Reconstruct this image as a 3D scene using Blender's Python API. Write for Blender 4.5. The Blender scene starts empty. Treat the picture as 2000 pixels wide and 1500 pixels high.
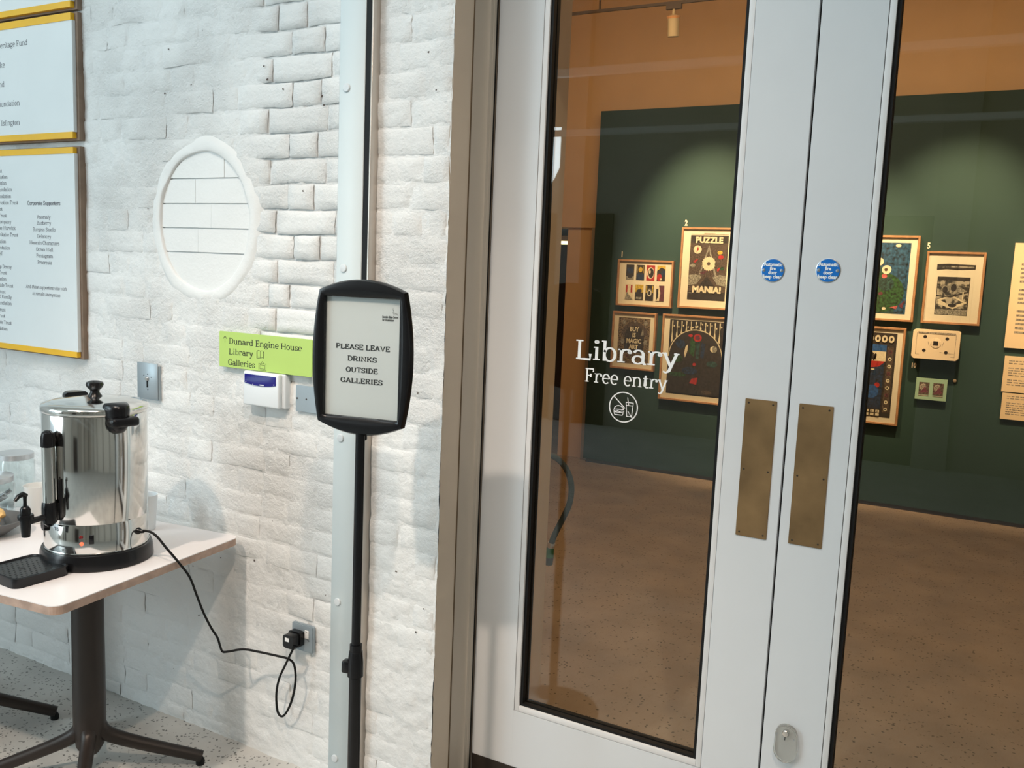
import bpy, bmesh, math, random
from mathutils import Vector, Matrix, noise
random.seed(7)
C = bpy.context.scene.collection
PI = math.pi
sc = bpy.context.scene

# ------------------------------------------------------------------ camera, world, lights
cam_d = bpy.data.cameras.new('camera'); cam = bpy.data.objects.new('camera', cam_d); C.objects.link(cam)
sc.camera = cam
cam_d.sensor_width = 36.0; cam_d.lens = 1760.9*36.0/2000.0; cam_d.clip_start = .02; cam_d.clip_end = 60
yaw, pitch, roll = math.radians(29.007), math.radians(7.2906), math.radians(2.3992)
f = Vector((-math.sin(yaw)*math.cos(pitch), math.cos(yaw)*math.cos(pitch), -math.sin(pitch)))
r = Vector((math.cos(yaw), math.sin(yaw), 0)); u = r.cross(f)
r2 = math.cos(roll)*r+math.sin(roll)*u; u2 = -math.sin(roll)*r+math.cos(roll)*u
m = Matrix((r2, u2, -f)).transposed().to_4x4(); m.translation = (0, -2.05, 1.60)
cam.matrix_world = m
sc.view_settings.view_transform = 'Standard'; sc.view_settings.look = 'None'
sc.view_settings.exposure = 0.0; sc.view_settings.gamma = 1.0; sc.view_settings.use_curve_mapping = False
w = bpy.data.worlds.new('world'); sc.world = w; w.use_nodes = True
w.node_tree.nodes['Background'].inputs[0].default_value = (.75, .88, 1, 1); w.node_tree.nodes['Background'].inputs[1].default_value = 1.0
def light(name, kind, loc, tgt, power, col, **kw):
    d = bpy.data.lights.new(name, kind); d.energy = power; d.color = col
    for k, v in kw.items(): setattr(d, k, v)
    o = bpy.data.objects.new(name, d); C.objects.link(o); o.location = loc
    o.rotation_euler = (Vector(tgt)-Vector(loc)).to_track_quat('-Z', 'Y').to_euler()
    return o
# daylight through the tall hall window on the left
light('window_daylight', 'AREA', (-5.85, -4.5, 3.1), (-1.6, 0, 1.4), 100, (.72, .93, 1.0), shape='RECTANGLE', size=2.6, size_y=2.2)
light('skylight_daylight', 'AREA', (-1.9, -1.9, 4.5), (-1.9, -1.2, 0), 50, (.86, .95, 1.0), shape='RECTANGLE', size=3.4, size_y=1.2)
light('front_cool_fill', 'AREA', (-5.05, -6.05, 1.9), (-2.2, 0, .5), 108, (.80, .94, 1.0), shape='RECTANGLE', size=1.5, size_y=2.4)  # added cool fill for the lower wall, no window modelled here
# hall ceiling spotlights (warm)
light('hall_spotlight', 'SPOT', (.4, -2.3, 4.4), (-1.9, 0, .1), 270, (1, .79, .62), spot_size=math.radians(52), spot_blend=.9, shadow_soft_size=.05)
light('hall_spotlight_b', 'SPOT', (-1.75, -3.1, 4.4), (-1.8, 0, -.35), 420, (1, .81, .66), spot_size=math.radians(46), spot_blend=.95, shadow_soft_size=.07)
# library: warm gallery spots on the green partition and soft warm fill
WARM = (1, .66, .37)
for k, (x, tx, p) in enumerate(((-2.3, -2.1, 520), (-1.35, -1.3, 380), (-.4, -.4, 360), (.8, .7, 260))):
    light('gallery_spot', 'SPOT', (x, 3.62, 3.28), (tx, 4.83, 1.72), p, WARM, spot_size=math.radians(50), spot_blend=.85, shadow_soft_size=.03)
light('library_fill', 'AREA', (-1.0, 2.6, 3.7), (-1.0, 2.4, 0), 46, (1, .60, .30), shape='RECTANGLE', size=3.4, size_y=1.6)
light('library_uplight', 'AREA', (-1.4, 3.3, 3.1), (-1.4, 4.9, 3.5), 14, (1, .58, .25), shape='RECTANGLE', size=4.5, size_y=.2)

# ------------------------------------------------------------------ materials
def mat(name, col, rough=.5, metal=0, bump=0, bscale=40, var=0, vscale=6, spec=.5, emit=None, estr=1, coat=0, bdist=.002, detail=4):
    m = bpy.data.materials.new(name); m.use_nodes = True; nt = m.node_tree; b = nt.nodes['Principled BSDF']
    c = (*col, 1)
    b.inputs['Base Color'].default_value = c; b.inputs['Roughness'].default_value = rough
    b.inputs['Metallic'].default_value = metal; b.inputs['Specular IOR Level'].default_value = spec
    b.inputs['Coat Weight'].default_value = coat
    tc = nt.nodes.new('ShaderNodeTexCoord')
    n = nt.nodes.new('ShaderNodeTexNoise'); n.inputs['Scale'].default_value = vscale; n.inputs['Detail'].default_value = 5
    nt.links.new(tc.outputs['Object'], n.inputs['Vector'])
    rp = nt.nodes.new('ShaderNodeValToRGB'); v = max(var, .015)
    rp.color_ramp.elements[0].position = .3; rp.color_ramp.elements[1].position = .7
    rp.color_ramp.elements[0].color = (*[max(0, x*(1-v)) for x in col], 1); rp.color_ramp.elements[1].color = (*[min(1, x*(1+v)) for x in col], 1)
    nt.links.new(n.outputs['Fac'], rp.inputs[0]); nt.links.new(rp.outputs[0], b.inputs['Base Color'])
    if bump:
        n2 = nt.nodes.new('ShaderNodeTexNoise'); n2.inputs['Scale'].default_value = bscale; n2.inputs['Detail'].default_value = detail
        nt.links.new(tc.outputs['Object'], n2.inputs['Vector'])
        bp = nt.nodes.new('ShaderNodeBump'); bp.inputs['Strength'].default_value = bump; bp.inputs['Distance'].default_value = bdist
        nt.links.new(n2.outputs['Fac'], bp.inputs['Height']); nt.links.new(bp.outputs[0], b.inputs['Normal'])
    if emit: b.inputs['Emission Color'].default_value = (*emit, 1); b.inputs['Emission Strength'].default_value = estr
    return m
def glassy(name, tint=(.93, .96, .95), refl=1.0):
    m = bpy.data.materials.new(name); m.use_nodes = True; nt = m.node_tree; nt.nodes.clear()
    o = nt.nodes.new('ShaderNodeOutputMaterial'); t = nt.nodes.new('ShaderNodeBsdfTransparent'); g = nt.nodes.new('ShaderNodeBsdfGlossy')
    t.inputs[0].default_value = (*tint, 1); g.inputs[0].default_value = (refl, refl, refl, 1); g.inputs['Roughness'].default_value = .01
    lw = nt.nodes.new('ShaderNodeLayerWeight'); lw.inputs[0].default_value = .5
    pw = nt.nodes.new('ShaderNodeMath'); pw.operation = 'POWER'; pw.inputs[1].default_value = 5; nt.links.new(lw.outputs['Facing'], pw.inputs[0])
    fr = nt.nodes.new('ShaderNodeMath'); fr.operation = 'MULTIPLY_ADD'; fr.inputs[1].default_value = .96; fr.inputs[2].default_value = .04; nt.links.new(pw.outputs[0], fr.inputs[0]); mx = nt.nodes.new('ShaderNodeMixShader')
    nt.links.new(fr.outputs[0], mx.inputs[0]); nt.links.new(t.outputs[0], mx.inputs[1]); nt.links.new(g.outputs[0], mx.inputs[2]); nt.links.new(mx.outputs[0], o.inputs[0])
    return m
def paintwall(name, col, fine=1.0):
    """thick brush-painted masonry: coarse lumps plus fine crust"""
    m = bpy.data.materials.new(name); m.use_nodes = True; nt = m.node_tree; b = nt.nodes['Principled BSDF']; L = nt.links
    b.inputs['Roughness'].default_value = .5
    geo = nt.nodes.new('ShaderNodeNewGeometry')
    def N(s, d, rough=.6):
        n = nt.nodes.new('ShaderNodeTexNoise'); n.inputs['Scale'].default_value = s; n.inputs['Detail'].default_value = d; n.inputs['Roughness'].default_value = rough
        L.new(geo.outputs['Position'], n.inputs['Vector']); return n
    a, c, d_ = N(30, 4), N(110, 6, .7), N(3.0, 3)
    msk = nt.nodes.new('ShaderNodeMapRange'); msk.inputs[1].default_value = .42; msk.inputs[2].default_value = .62
    L.new(d_.outputs['Fac'], msk.inputs[0])
    sx_ = nt.nodes.new('ShaderNodeSeparateXYZ'); L.new(geo.outputs['Position'], sx_.inputs[0])
    zr = nt.nodes.new('ShaderNodeMapRange'); zr.inputs[1].default_value = .62; zr.inputs[2].default_value = .95; zr.inputs[3].default_value = .16; L.new(sx_.outputs[2], zr.inputs[0])
    mu = nt.nodes.new('ShaderNodeMath'); mu.operation = 'MULTIPLY'; L.new(c.outputs['Fac'], mu.inputs[0])
    ad = nt.nodes.new('ShaderNodeMath'); ad.operation = 'MULTIPLY_ADD'; ad.inputs[1].default_value = .75; ad.inputs[2].default_value = .3
    L.new(msk.outputs[0], ad.inputs[0]); m3 = nt.nodes.new('ShaderNodeMath'); m3.operation = 'MULTIPLY'; L.new(ad.outputs[0], m3.inputs[0]); L.new(zr.outputs[0], m3.inputs[1]); L.new(m3.outputs[0], mu.inputs[1])
    b1 = nt.nodes.new('ShaderNodeBump'); b1.inputs['Strength'].default_value = .42*fine; b1.inputs['Distance'].default_value = .012
    b2 = nt.nodes.new('ShaderNodeBump'); b2.inputs['Strength'].default_value = .75*fine; b2.inputs['Distance'].default_value = .009
    L.new(a.outputs['Fac'], b1.inputs['Height']); L.new(mu.outputs[0], b2.inputs['Height']); L.new(b1.outputs[0], b2.inputs['Normal']); L.new(b2.outputs[0], b.inputs['Normal'])
    sp = N(26, 2); rp = nt.nodes.new('ShaderNodeValToRGB'); e = rp.color_ramp.elements
    e[0].position = .215; e[0].color = (.22, .19, .16, 1); e[1].position = .245; e[1].color = (*col, 1)
    L.new(sp.outputs['Fac'], rp.inputs[0])
    tone = nt.nodes.new('ShaderNodeMix'); tone.data_type = 'RGBA'; tone.blend_type = 'MULTIPLY'; tone.inputs[0].default_value = 1
    r2_ = nt.nodes.new('ShaderNodeValToRGB'); r2_.color_ramp.elements[0].color = (.93, .93, .93, 1); r2_.color_ramp.elements[1].color = (1, 1, 1, 1)
    L.new(N(5, 4).outputs['Fac'], r2_.inputs[0]); L.new(rp.outputs[0], tone.inputs[6]); L.new(r2_.outputs[0], tone.inputs[7]); L.new(tone.outputs[2], b.inputs['Base Color'])
    return m
def terrazzo(name, base, dark, thr=.84, scale=55):
    m = bpy.data.materials.new(name); m.use_nodes = True; nt = m.node_tree; b = nt.nodes['Principled BSDF']; L = nt.links
    b.inputs['Roughness'].default_value = .42
    geo = nt.nodes.new('ShaderNodeNewGeometry')
    v = nt.nodes.new('ShaderNodeTexVoronoi'); v.inputs['Scale'].default_value = scale
    nw = nt.nodes.new('ShaderNodeTexNoise'); nw.inputs['Scale'].default_value = scale*1.2; L.new(geo.outputs['Position'], nw.inputs['Vector'])
    va = nt.nodes.new('ShaderNodeVectorMath'); va.operation = 'MULTIPLY_ADD'; va.inputs[1].default_value = (1.3/scale,)*3; L.new(nw.outputs['Color'], va.inputs[0]); L.new(geo.outputs['Position'], va.inputs[2]); L.new(va.outputs[0], v.inputs['Vector'])
    n = nt.nodes.new('ShaderNodeTexNoise'); n.inputs['Scale'].default_value = 4; n.inputs['Detail'].default_value = 8; L.new(geo.outputs['Position'], n.inputs['Vector'])
    n3 = nt.nodes.new('ShaderNodeTexNoise'); n3.inputs['Scale'].default_value = 150; n3.inputs['Detail'].default_value = 2; L.new(geo.outputs['Position'], n3.inputs['Vector'])
    sep = nt.nodes.new('ShaderNodeSeparateColor'); L.new(v.outputs['Color'], sep.inputs[0])
    gt = nt.nodes.new('ShaderNodeMath'); gt.operation = 'GREATER_THAN'; gt.inputs[1].default_value = thr; L.new(sep.outputs[0], gt.inputs[0])
    ls = nt.nodes.new('ShaderNodeMath'); ls.operation = 'LESS_THAN'; ls.inputs[1].default_value = .36; L.new(v.outputs['Distance'], ls.inputs[0])
    mu = nt.nodes.new('ShaderNodeMath'); mu.operation = 'MULTIPLY'; L.new(gt.outputs[0], mu.inputs[0]); L.new(ls.outputs[0], mu.inputs[1])
    m2 = nt.nodes.new('ShaderNodeMath'); m2.operation = 'MULTIPLY'; L.new(mu.outputs[0], m2.inputs[0]); L.new(n3.outputs['Fac'], m2.inputs[1])
    rp = nt.nodes.new('ShaderNodeValToRGB'); rp.color_ramp.elements[0].position = .3; rp.color_ramp.elements[1].position = .72
    rp.color_ramp.elements[0].color = (*[x*.8 for x in base], 1); rp.color_ramp.elements[1].color = (*[x*1.12 for x in base], 1)
    L.new(n.outputs['Fac'], rp.inputs[0])
    mx = nt.nodes.new('ShaderNodeMix'); mx.data_type = 'RGBA'; L.new(m2.outputs[0], mx.inputs[0]); L.new(rp.outputs[0], mx.inputs[6]); mx.inputs[7].default_value = (*dark, 1)
    mm = nt.nodes.new('ShaderNodeMath'); mm.operation = 'MULTIPLY'; mm.inputs[1].default_value = 1.7; mm.use_clamp = True; L.new(m2.outputs[0], mm.inputs[0]); L.new(mm.outputs[0], mx.inputs[0])
    L.new(mx.outputs[2], b.inputs['Base Color'])
    return m
M = {}
M['brick'] = paintwall('white_masonry_paint', (.80, .81, .80))
M['smoothbrick'] = paintwall('white_masonry_paint_smooth', (.80, .81, .80), .28)
M['plaster'] = mat('reveal_plaster_paint', (.56, .49, .40), .6, bump=.35, bscale=30, var=.03)
M['framepaint'] = mat('door_frame_paint', (.43, .39, .33), .42, bump=.06, bscale=200)
M['door'] = mat('door_paint', (.68, .70, .715), .4, bump=.05, bscale=250, bdist=.0005)
M['bead'] = mat('bead_paint', (.74, .735, .73), .38, bump=.04, bscale=250)
M['black'] = mat('black_plastic', (.006, .006, .007), .25, spec=.35, bump=.03, bscale=300)
M['blackmatte'] = mat('black_rubber', (.006, .006, .006), .6, spec=.25)
M['glass'] = glassy('door_glass', (.95, .97, .95))
M['clear'] = glassy('clear_glass', (.95, .97, .97))
M['green'] = mat('green_wall_paint', (.0125, .047, .042), .75, bump=.05, bscale=120, var=.03)
M['beige'] = mat('cream_wall_paint', (.66, .49, .32), .7, bump=.1, bscale=30, var=.03)
M['floor_lib'] = terrazzo('library_ground_concrete', (.34, .27, .205), (.05, .035, .02), scale=75)
M['floor'] = terrazzo('hall_terrazzo', (.56, .55, .52), (.11, .11, .10), thr=.60, scale=85)
M['hall'] = mat('hall_wall_paint', (.34, .32, .29), .7, bump=.1, bscale=20, var=.05)
M['halllight'] = mat('hall_light_wall_paint', (.60, .55, .48), .7, bump=.1, bscale=20, var=.05)
M['hallfront'] = mat('hall_front_wall_paint', (.42, .385, .34), .7, bump=.1, bscale=20, var=.05)
M['white'] = mat('white_paint', (.78, .79, .79), .5)
M['ceil'] = mat('hall_ceiling_paint', (.62, .60, .56), .7)
M['stripm'] = mat('white_lacquer_strip', (.65, .72, .735), .45, spec=.3, bump=.02, bscale=200)
M['cap'] = mat('grey_cap_plastic', (.62, .66, .68), .35)
M['alu'] = mat('anodised_aluminium', (.55, .5, .45), .35, metal=.6)
M['steel'] = mat('polished_steel', (.74, .72, .69), .10, metal=1, var=.02)
M['steel2'] = mat('brushed_steel', (.55, .58, .62), .33, metal=1, var=.04)
M['greyplate'] = mat('grey_metal_plate', (.34, .40, .44), .42, metal=.35, var=.03)
M['brass'] = mat('aged_bronze_plate', (.30, .185, .085), .40, metal=.7, var=.28, vscale=9, bump=.05, bscale=80)
M['kick'] = mat('dark_bronze_kickplate', (.045, .035, .028), .4, metal=.5, var=.1)
M['blue'] = mat('blue_enamel', (.01, .17, .58), .3)
M['print'] = mat('white_print', (.9, .92, .92), .5)
M['ink'] = mat('black_ink', (.012, .012, .013), .7)
M['greyink'] = mat('grey_ink', (.14, .14, .16), .7)
M['board'] = mat('white_board_panel', (.72, .76, .77), .45)
M['yellow'] = mat('yellow_edge_paint', (.82, .46, .015), .45, var=.05)
M['brownback'] = mat('brown_backing_board', (.22, .155, .11), .7, var=.15, vscale=20)
M['lime'] = mat('lime_sign_paint', (.44, .63, .14), .45)
M['paper'] = mat('poster_paper', (.66, .66, .65), .6)
M['keypadm'] = mat('white_keypad_plastic', (.76, .81, .84), .35)
M['screen'] = mat('blue_display', (.006, .004, .10), .12, emit=(.012, .006, .35), estr=.25)
M['tabletop'] = mat('pale_laminate', (.79, .76, .76), .42, var=.02)
M['plyedge'] = mat('plywood_edge', (.42, .30, .24), .6, var=.2, vscale=30)
M['bronze'] = mat('dark_brown_powdercoat', (.030, .023, .020), .42, metal=.3)
M['oak'] = mat('oak_frame', (.36, .20, .10), .5, var=.2, vscale=25)
M['mat'] = mat('cream_mount', (.86, .78, .64), .7)
M['redlamp'] = mat('unlit_red_lamp', (.16, .008, .008), .2)
M['redlit'] = mat('lit_red_lamp', (.8, .1, .05), .3, emit=(1, .12, .05), estr=1.6)
M['hose'] = mat('grey_hose', (.035, .045, .04), .5, bump=.4, bscale=90)
M['hosegreen'] = mat('green_nozzle', (.03, .13, .045), .4)
M['warmlamp'] = mat('warm_lamp_diffuser', (1, .9, .6), .5, emit=(1, .82, .42), estr=3.0)
M['ceramic'] = mat('white_ceramic', (.78, .78, .76), .2, coat=.3)
M['bowl'] = mat('dark_grey_stoneware', (.10, .10, .10), .3)
M['biscuit'] = mat('baked_biscuit', (.72, .45, .17), .7, bump=.5, bscale=60, var=.35, vscale=30)
M['spoon'] = mat('grey_spoon_metal', (.45, .45, .46), .25, metal=.9)
M['lid'] = mat('aluminium_jar_lid', (.62, .64, .66), .3, metal=.8)
M['darkwood'] = mat('dark_brown_wood', (.05, .03, .025), .5)
M['sack'] = mat('grey_cloth', (.12, .12, .12), .8, bump=.3, bscale=60)
M['palegreen'] = mat('pale_green_card', (.30, .50, .38), .6)
M['cream'] = mat('cream_plastic', (.80, .70, .52), .4)
M['panelpaper'] = mat('text_panel_board', (.80, .66, .44), .6)
M['skin'] = mat('track_black', (.03, .02, .015), .5)
M['lampbody'] = mat('spotlight_body', (.25, .22, .16), .4)
def col(name, c, rough=.7, var=.25, vs=30):
    if name not in M: M[name] = mat(name, c, rough, var=var, vscale=vs)
    return M[name]

# ------------------------------------------------------------------ object helpers
def link(name, me, material=None, parent=None):
    o = bpy.data.objects.new(name, me); C.objects.link(o)
    if material is not None:
        for mm in (material if isinstance(material, (list, tuple)) else [material]): me.materials.append(mm)
    if parent is not None: o.parent = parent
    return o
def thing(name, label, cat, loc=(0, 0, 0), rz=0, group=None):
    o = bpy.data.objects.new(name, None); C.objects.link(o); o.empty_display_size = .05
    o.location = loc; o.rotation_euler = (0, 0, rz); o['label'] = label; o['category'] = cat
    if group: o['group'] = group
    return o
def struct(name): 
    o = bpy.data.objects.new(name, None); C.objects.link(o); o['kind'] = 'structure'; o.empty_display_size = .05; return o
def tag(o, label=None, cat=None, group=None, kind=None):
    if label: o['label'] = label
    if cat: o['category'] = cat
    if group: o['group'] = group
    if kind: o['kind'] = kind
    return o
def fin(bm, name, material, parent=None, smooth=False, ang=40):
    me = bpy.data.meshes.new(name); bmesh.ops.recalc_face_normals(bm, faces=bm.faces); bm.to_mesh(me); bm.free()
    if smooth:
        me.polygons.foreach_set('use_smooth', [True]*len(me.polygons)); me.set_sharp_from_angle(angle=math.radians(ang))
    return link(name, me, material, parent)
def addbox(bm, x0, x1, y0, y1, z0, z1, bev=0, seg=2, mi=0):
    g = bmesh.ops.create_cube(bm, size=1)
    vs = g['verts']
    for v in vs: v.co = Vector((x0+(x1-x0)*(v.co.x+.5), y0+(y1-y0)*(v.co.y+.5), z0+(z1-z0)*(v.co.z+.5)))
    fs = set(fc for v in vs for fc in v.link_faces)
    for fc in fs: fc.material_index = mi
    if bev:
        es = list(set(e for v in vs for e in v.link_edges))
        bmesh.ops.bevel(bm, geom=es, offset=bev, segments=seg, affect='EDGES', profile=.5)
def box(name, x0, x1, y0, y1, z0, z1, material, parent=None, bev=0, seg=2):
    bm = bmesh.new(); addbox(bm, x0, x1, y0, y1, z0, z1, bev, seg); return fin(bm, name, material, parent, bool(bev), 50)
def addlathe(bm, prof, n=32, M4=None, a0=0, a1=2*PI):
    full = abs(a1-a0-2*PI) < 1e-6; rings = []
    for (rr, z) in prof:
        ring = []
        for k in range(n if full else n+1):
            a = a0+(a1-a0)*k/n; p = Vector((rr*math.cos(a), rr*math.sin(a), z))
            ring.append(bm.verts.new(M4 @ p if M4 else p))
        rings.append(ring)
    for a, b in zip(rings, rings[1:]):
        L = len(a)
        for k in range(L if full else L-1):
            k2 = (k+1) % L
            try: bm.faces.new((a[k], a[k2], b[k2], b[k]))
            except ValueError: pass
    if full:
        for ring, (rr, z) in ((rings[0], prof[0]), (rings[-1], prof[-1])):
            if rr > 1e-4: bm.faces.new(ring)
    return rings
def lathe(name, prof, material, parent=None, n=32, M4=None, ang=35):
    bm = bmesh.new(); addlathe(bm, prof, n, M4); bmesh.ops.remove_doubles(bm, verts=bm.verts, dist=1e-6); return fin(bm, name, material, parent, True, ang)
def facing(x, y, z):   # lathe axis points to -Y (out of the wall)
    return Matrix.Translation((x, y, z)) @ Matrix.Rotation(PI/2, 4, 'X')
def smoothpath(pts, sub=8):
    P = [Vector(p) for p in pts]; out = []
    for i in range(len(P)-1):
        p0 = P[max(i-1, 0)]; p1 = P[i]; p2 = P[i+1]; p3 = P[min(i+2, len(P)-1)]
        for k in range(sub):
            t = k/sub; t2 = t*t; t3 = t2*t
            out.append(.5*((2*p1)+(-p0+p2)*t+(2*p0-5*p1+4*p2-p3)*t2+(-p0+3*p1-3*p2+p3)*t3))
    out.append(P[-1]); return out
def addtube(bm, path, rad, n=10, sx=1, up=None):
    rings = []; prev = None
    for i, p in enumerate(path):
        d = (path[min(i+1, len(path)-1)]-path[max(i-1, 0)]).normalized()
        if prev is None: a = (up or (Vector((0, 0, 1)) if abs(d.z) < .9 else Vector((1, 0, 0))))
        else: a = prev
        s = (a-d*a.dot(d)).normalized(); prev = s; t = d.cross(s)
        rr = rad[i] if isinstance(rad, (list, tuple)) else rad
        rings.append([bm.verts.new(p+(s*math.cos(q)*sx+t*math.sin(q))*rr) for q in (2*PI*k/n for k in range(n))])
    for a, b in zip(rings, rings[1:]):
        for k in range(n): bm.faces.new((a[k], a[(k+1) % n], b[(k+1) % n], b[k]))
    bm.faces.new(rings[0]); bm.faces.new(rings[-1])
def tube(name, path, rad, material, parent=None, n=10, sx=1):
    bm = bmesh.new(); addtube(bm, [Vector(p) for p in path], rad, n, sx); return fin(bm, name, material, parent, True, 60)
def addprism(bm, pts, y0, y1, mi=0):      # pts (x,z) extruded along Y
    a = [bm.verts.new((x, y0, z)) for x, z in pts]; b = [bm.verts.new((x, y1, z)) for x, z in pts]; n = len(pts)
    fs = [bm.faces.new(a), bm.faces.new(b)]
    for k in range(n): fs.append(bm.faces.new((a[k], a[(k+1) % n], b[(k+1) % n], b[k])))
    for q in fs: q.material_index = mi
def rrect(x0, x1, z0, z1, rad, n=5):
    out = []
    for cx, cz, a in ((x1-rad, z1-rad, 0), (x0+rad, z1-rad, PI/2), (x0+rad, z0+rad, PI), (x1-rad, z0+rad, 1.5*PI)):
        for k in range(n+1):
            t = a+PI/2*k/n; out.append((cx+rad*math.cos(t), cz+rad*math.sin(t)))
    return out
def prism(name, pts, y0, y1, material, parent=None, bev=0):
    bm = bmesh.new(); addprism(bm, pts, y0, y1)
    if bev:
        es = [e for e in bm.edges if abs(e.verts[0].co.y-e.verts[1].co.y) < 1e-6]
        bmesh.ops.bevel(bm, geom=es, offset=bev, segments=2, affect='EDGES')
    return fin(bm, name, material, parent, bool(bev), 50)

# ------------------------------------------------------------------ slab-serif stroke lettering
def arc(cx, cy, rx, ry, a0, a1, n=10): return [(cx+rx*math.cos(math.radians(a0+(a1-a0)*k/n)), cy+ry*math.sin(math.radians(a0+(a1-a0)*k/n))) for k in range(n+1)]
def G():
    g = {}
    S = lambda x, y, w=1.1: ('s', x-w, x+w, y)
    O = lambda cx, cy, rx, ry: arc(cx, cy, rx, ry, 0, 360, 20)
    def add(c, adv, *st): g[c] = (adv, st)
    add('A', 7, [(3.3, 7), (.9, 0)], [(3.3, 7), (5.9, 0)], [(1.6, 2.3), (5.1, 2.3)], S(.9, 0), S(5.9, 0), S(3.1, 7, .7))
    add('B', 6.4, [(1.4, 0), (1.4, 7)], [(.3, 7), (3.4, 7)]+arc(3.4, 5.35, 1.7, 1.65, 90, -90)+[(1.4, 3.7)], [(3.6, 3.7)]+arc(3.7, 1.85, 1.9, 1.85, 90, -90)+[(.3, 0)])
    add('C', 6.6, arc(3.5, 3.5, 2.7, 3.5, 50, 315, 18), [(5.3, 4.8), (5.3, 7)])
    add('D', 7, [(1.4, 0), (1.4, 7)], [(.3, 7), (3, 7)]+arc(3, 3.5, 3.1, 3.5, 90, -90, 14)+[(.3, 0)])
    add('E', 6.2, [(1.4, 0), (1.4, 7)], [(.3, 7), (5.2, 7), (5.2, 5.4)], [(1.4, 3.6), (3.8, 3.6)], [(3.8, 4.5), (3.8, 2.7)], [(.3, 0), (5.4, 0), (5.4, 1.7)])
    add('F', 5.9, [(1.4, 0), (1.4, 7)], [(.3, 7), (5.2, 7), (5.2, 5.4)], [(1.4, 3.5), (3.8, 3.5)], [(3.8, 4.4), (3.8, 2.6)], S(1.4, 0))
    add('G', 7.1, arc(3.5, 3.5, 2.7, 3.5, 50, 330, 18), [(5.3, 4.8), (5.3, 7)], [(5.6, 0), (5.6, 3)], S(5.5, 3, 1.1))
    add('H', 7.6, [(1.4, 0), (1.4, 7)], [(6.1, 0), (6.1, 7)], [(1.4, 3.6), (6.1, 3.6)], S(1.4, 0), S(1.4, 7), S(6.1, 0), S(6.1, 7))
    add('I', 3.4, [(1.6, 0), (1.6, 7)], S(1.6, 0, 1.3), S(1.6, 7, 1.3))
    add('K', 7.2, [(1.4, 0), (1.4, 7)], [(5.6, 7), (1.6, 3.0)], [(2.9, 4.2), (5.9, 0)], S(1.4, 0), S(1.4, 7), S(5.4, 7), S(5.8, 0))
    add('L', 6.1, [(1.4, 0), (1.4, 7)], [(.3, 0), (5.4, 0), (5.4, 2.1)], S(1.4, 7, 1.3))
    add('M', 8.8, [(1.4, 0), (1.4, 7), (4.3, 1), (7.3, 7), (7.3, 0)], S(1.3, 0), S(1.2, 7), S(7.3, 0), S(7.4, 7))
    add('N', 7.7, [(1.4, 0), (1.4, 7), (6.1, .2), (6.1, 7)], S(1.4, 0), S(1.2, 7), S(6.1, 7))
    add('O', 7.2, O(3.5, 3.5, 2.8, 3.5))
    add('P', 6.3, [(1.4, 0), (1.4, 7)], [(.3, 7), (3.5, 7)]+arc(3.5, 5.1, 1.9, 1.9, 90, -90)+[(1.4, 3.2)], S(1.4, 0, 1.3))
    add('Q', 7.2, O(3.5, 3.5, 2.8, 3.5), [(3.6, 1.6), (6, -.8)])
    add('R', 6.9, [(1.4, 0), (1.4, 7)], [(.3, 7), (3.5, 7)]+arc(3.5, 5.3, 1.8, 1.7, 90, -90)+[(1.4, 3.6)], [(3.4, 3.6), (5.3, 0)], S(1.4, 0), S(5.8, 0, .8))
    add('S', 5.9, arc(2.9, 5.2, 1.9, 1.8, 30, 270, 12)+arc(2.9, 1.75, 2.1, 1.7, 90, -150, 12)[1:], [(4.8, 5), (4.8, 7)], [(.8, 0), (.8, 2)])
    add('T', 6.6, [(3.2, 0), (3.2, 7)], [(.6, 5.3), (.6, 7), (5.8, 7), (5.8, 5.3)], S(3.2, 0, 1.3))
    add('U', 7.4, [(1.4, 7), (1.4, 2.5)]+arc(3.65, 2.4, 2.25, 2.4, 180, 360)+[(5.9, 7)], S(1.4, 7), S(5.9, 7))
    add('V', 7, [(.9, 7), (3.4, 0), (5.9, 7)], S(.9, 7), S(5.9, 7))
    add('W', 9.6, [(.9, 7), (2.9, 0), (4.8, 6.6), (6.7, 0), (8.7, 7)], S(.9, 7), S(8.7, 7))
    add('a', 5.4, arc(2.4, 3.4, 1.6, 1.5, 160, 0)+[(4, 1), (4.4, .1), (5.2, .1)], arc(2.3, 1.45, 1.7, 1.4, 40, 330, 14), [(2.6, 2.8), (4, 2.8)])
    add('b', 5.8, [(1.2, 0), (1.2, 7.4)], O(3.1, 2.45, 1.9, 2.45), ('s', .1, 1.4, 7.4))
    add('c', 4.9, arc(2.6, 2.45, 2, 2.45, 45, 320, 14), [(4.1, 3.3), (4.1, 4.3)])
    add('d', 5.8, [(4.4, 0), (4.4, 7.4)], O(2.5, 2.45, 1.9, 2.45), ('s', 3.3, 4.6, 7.4), ('s', 4.4, 5.4, 0))
    add('e', 5.1, [(.7, 2.6), (4.5, 2.6)]+arc(2.6, 2.45, 1.95, 2.45, 5, 315, 16))
    add('f', 3.7, [(1.6, 0), (1.6, 5.8)]+arc(2.9, 5.9, 1.3, 1.5, 180, 50, 6), ('s', .3, 3.2, 4.9), S(1.6, 0, 1.2))
    add('g', 5.6, O(2.5, 2.9, 1.8, 2.0), [(1.4, 1.2), (1.2, .3), (3.6, .1)]+arc(2.7, -1.0, 2.0, 1.0, 60, -250, 14), [(3.8, 4.4), (5.3, 4.9)])
    add('h', 6.4, [(1.3, 0), (1.3, 7.4)], [(1.3, 3)]+arc(3.2, 3.1, 1.7, 1.8, 160, 0)+[(4.9, 0)], S(1.3, 0), S(4.9, 0), ('s', .2, 1.5, 7.4))
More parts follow.
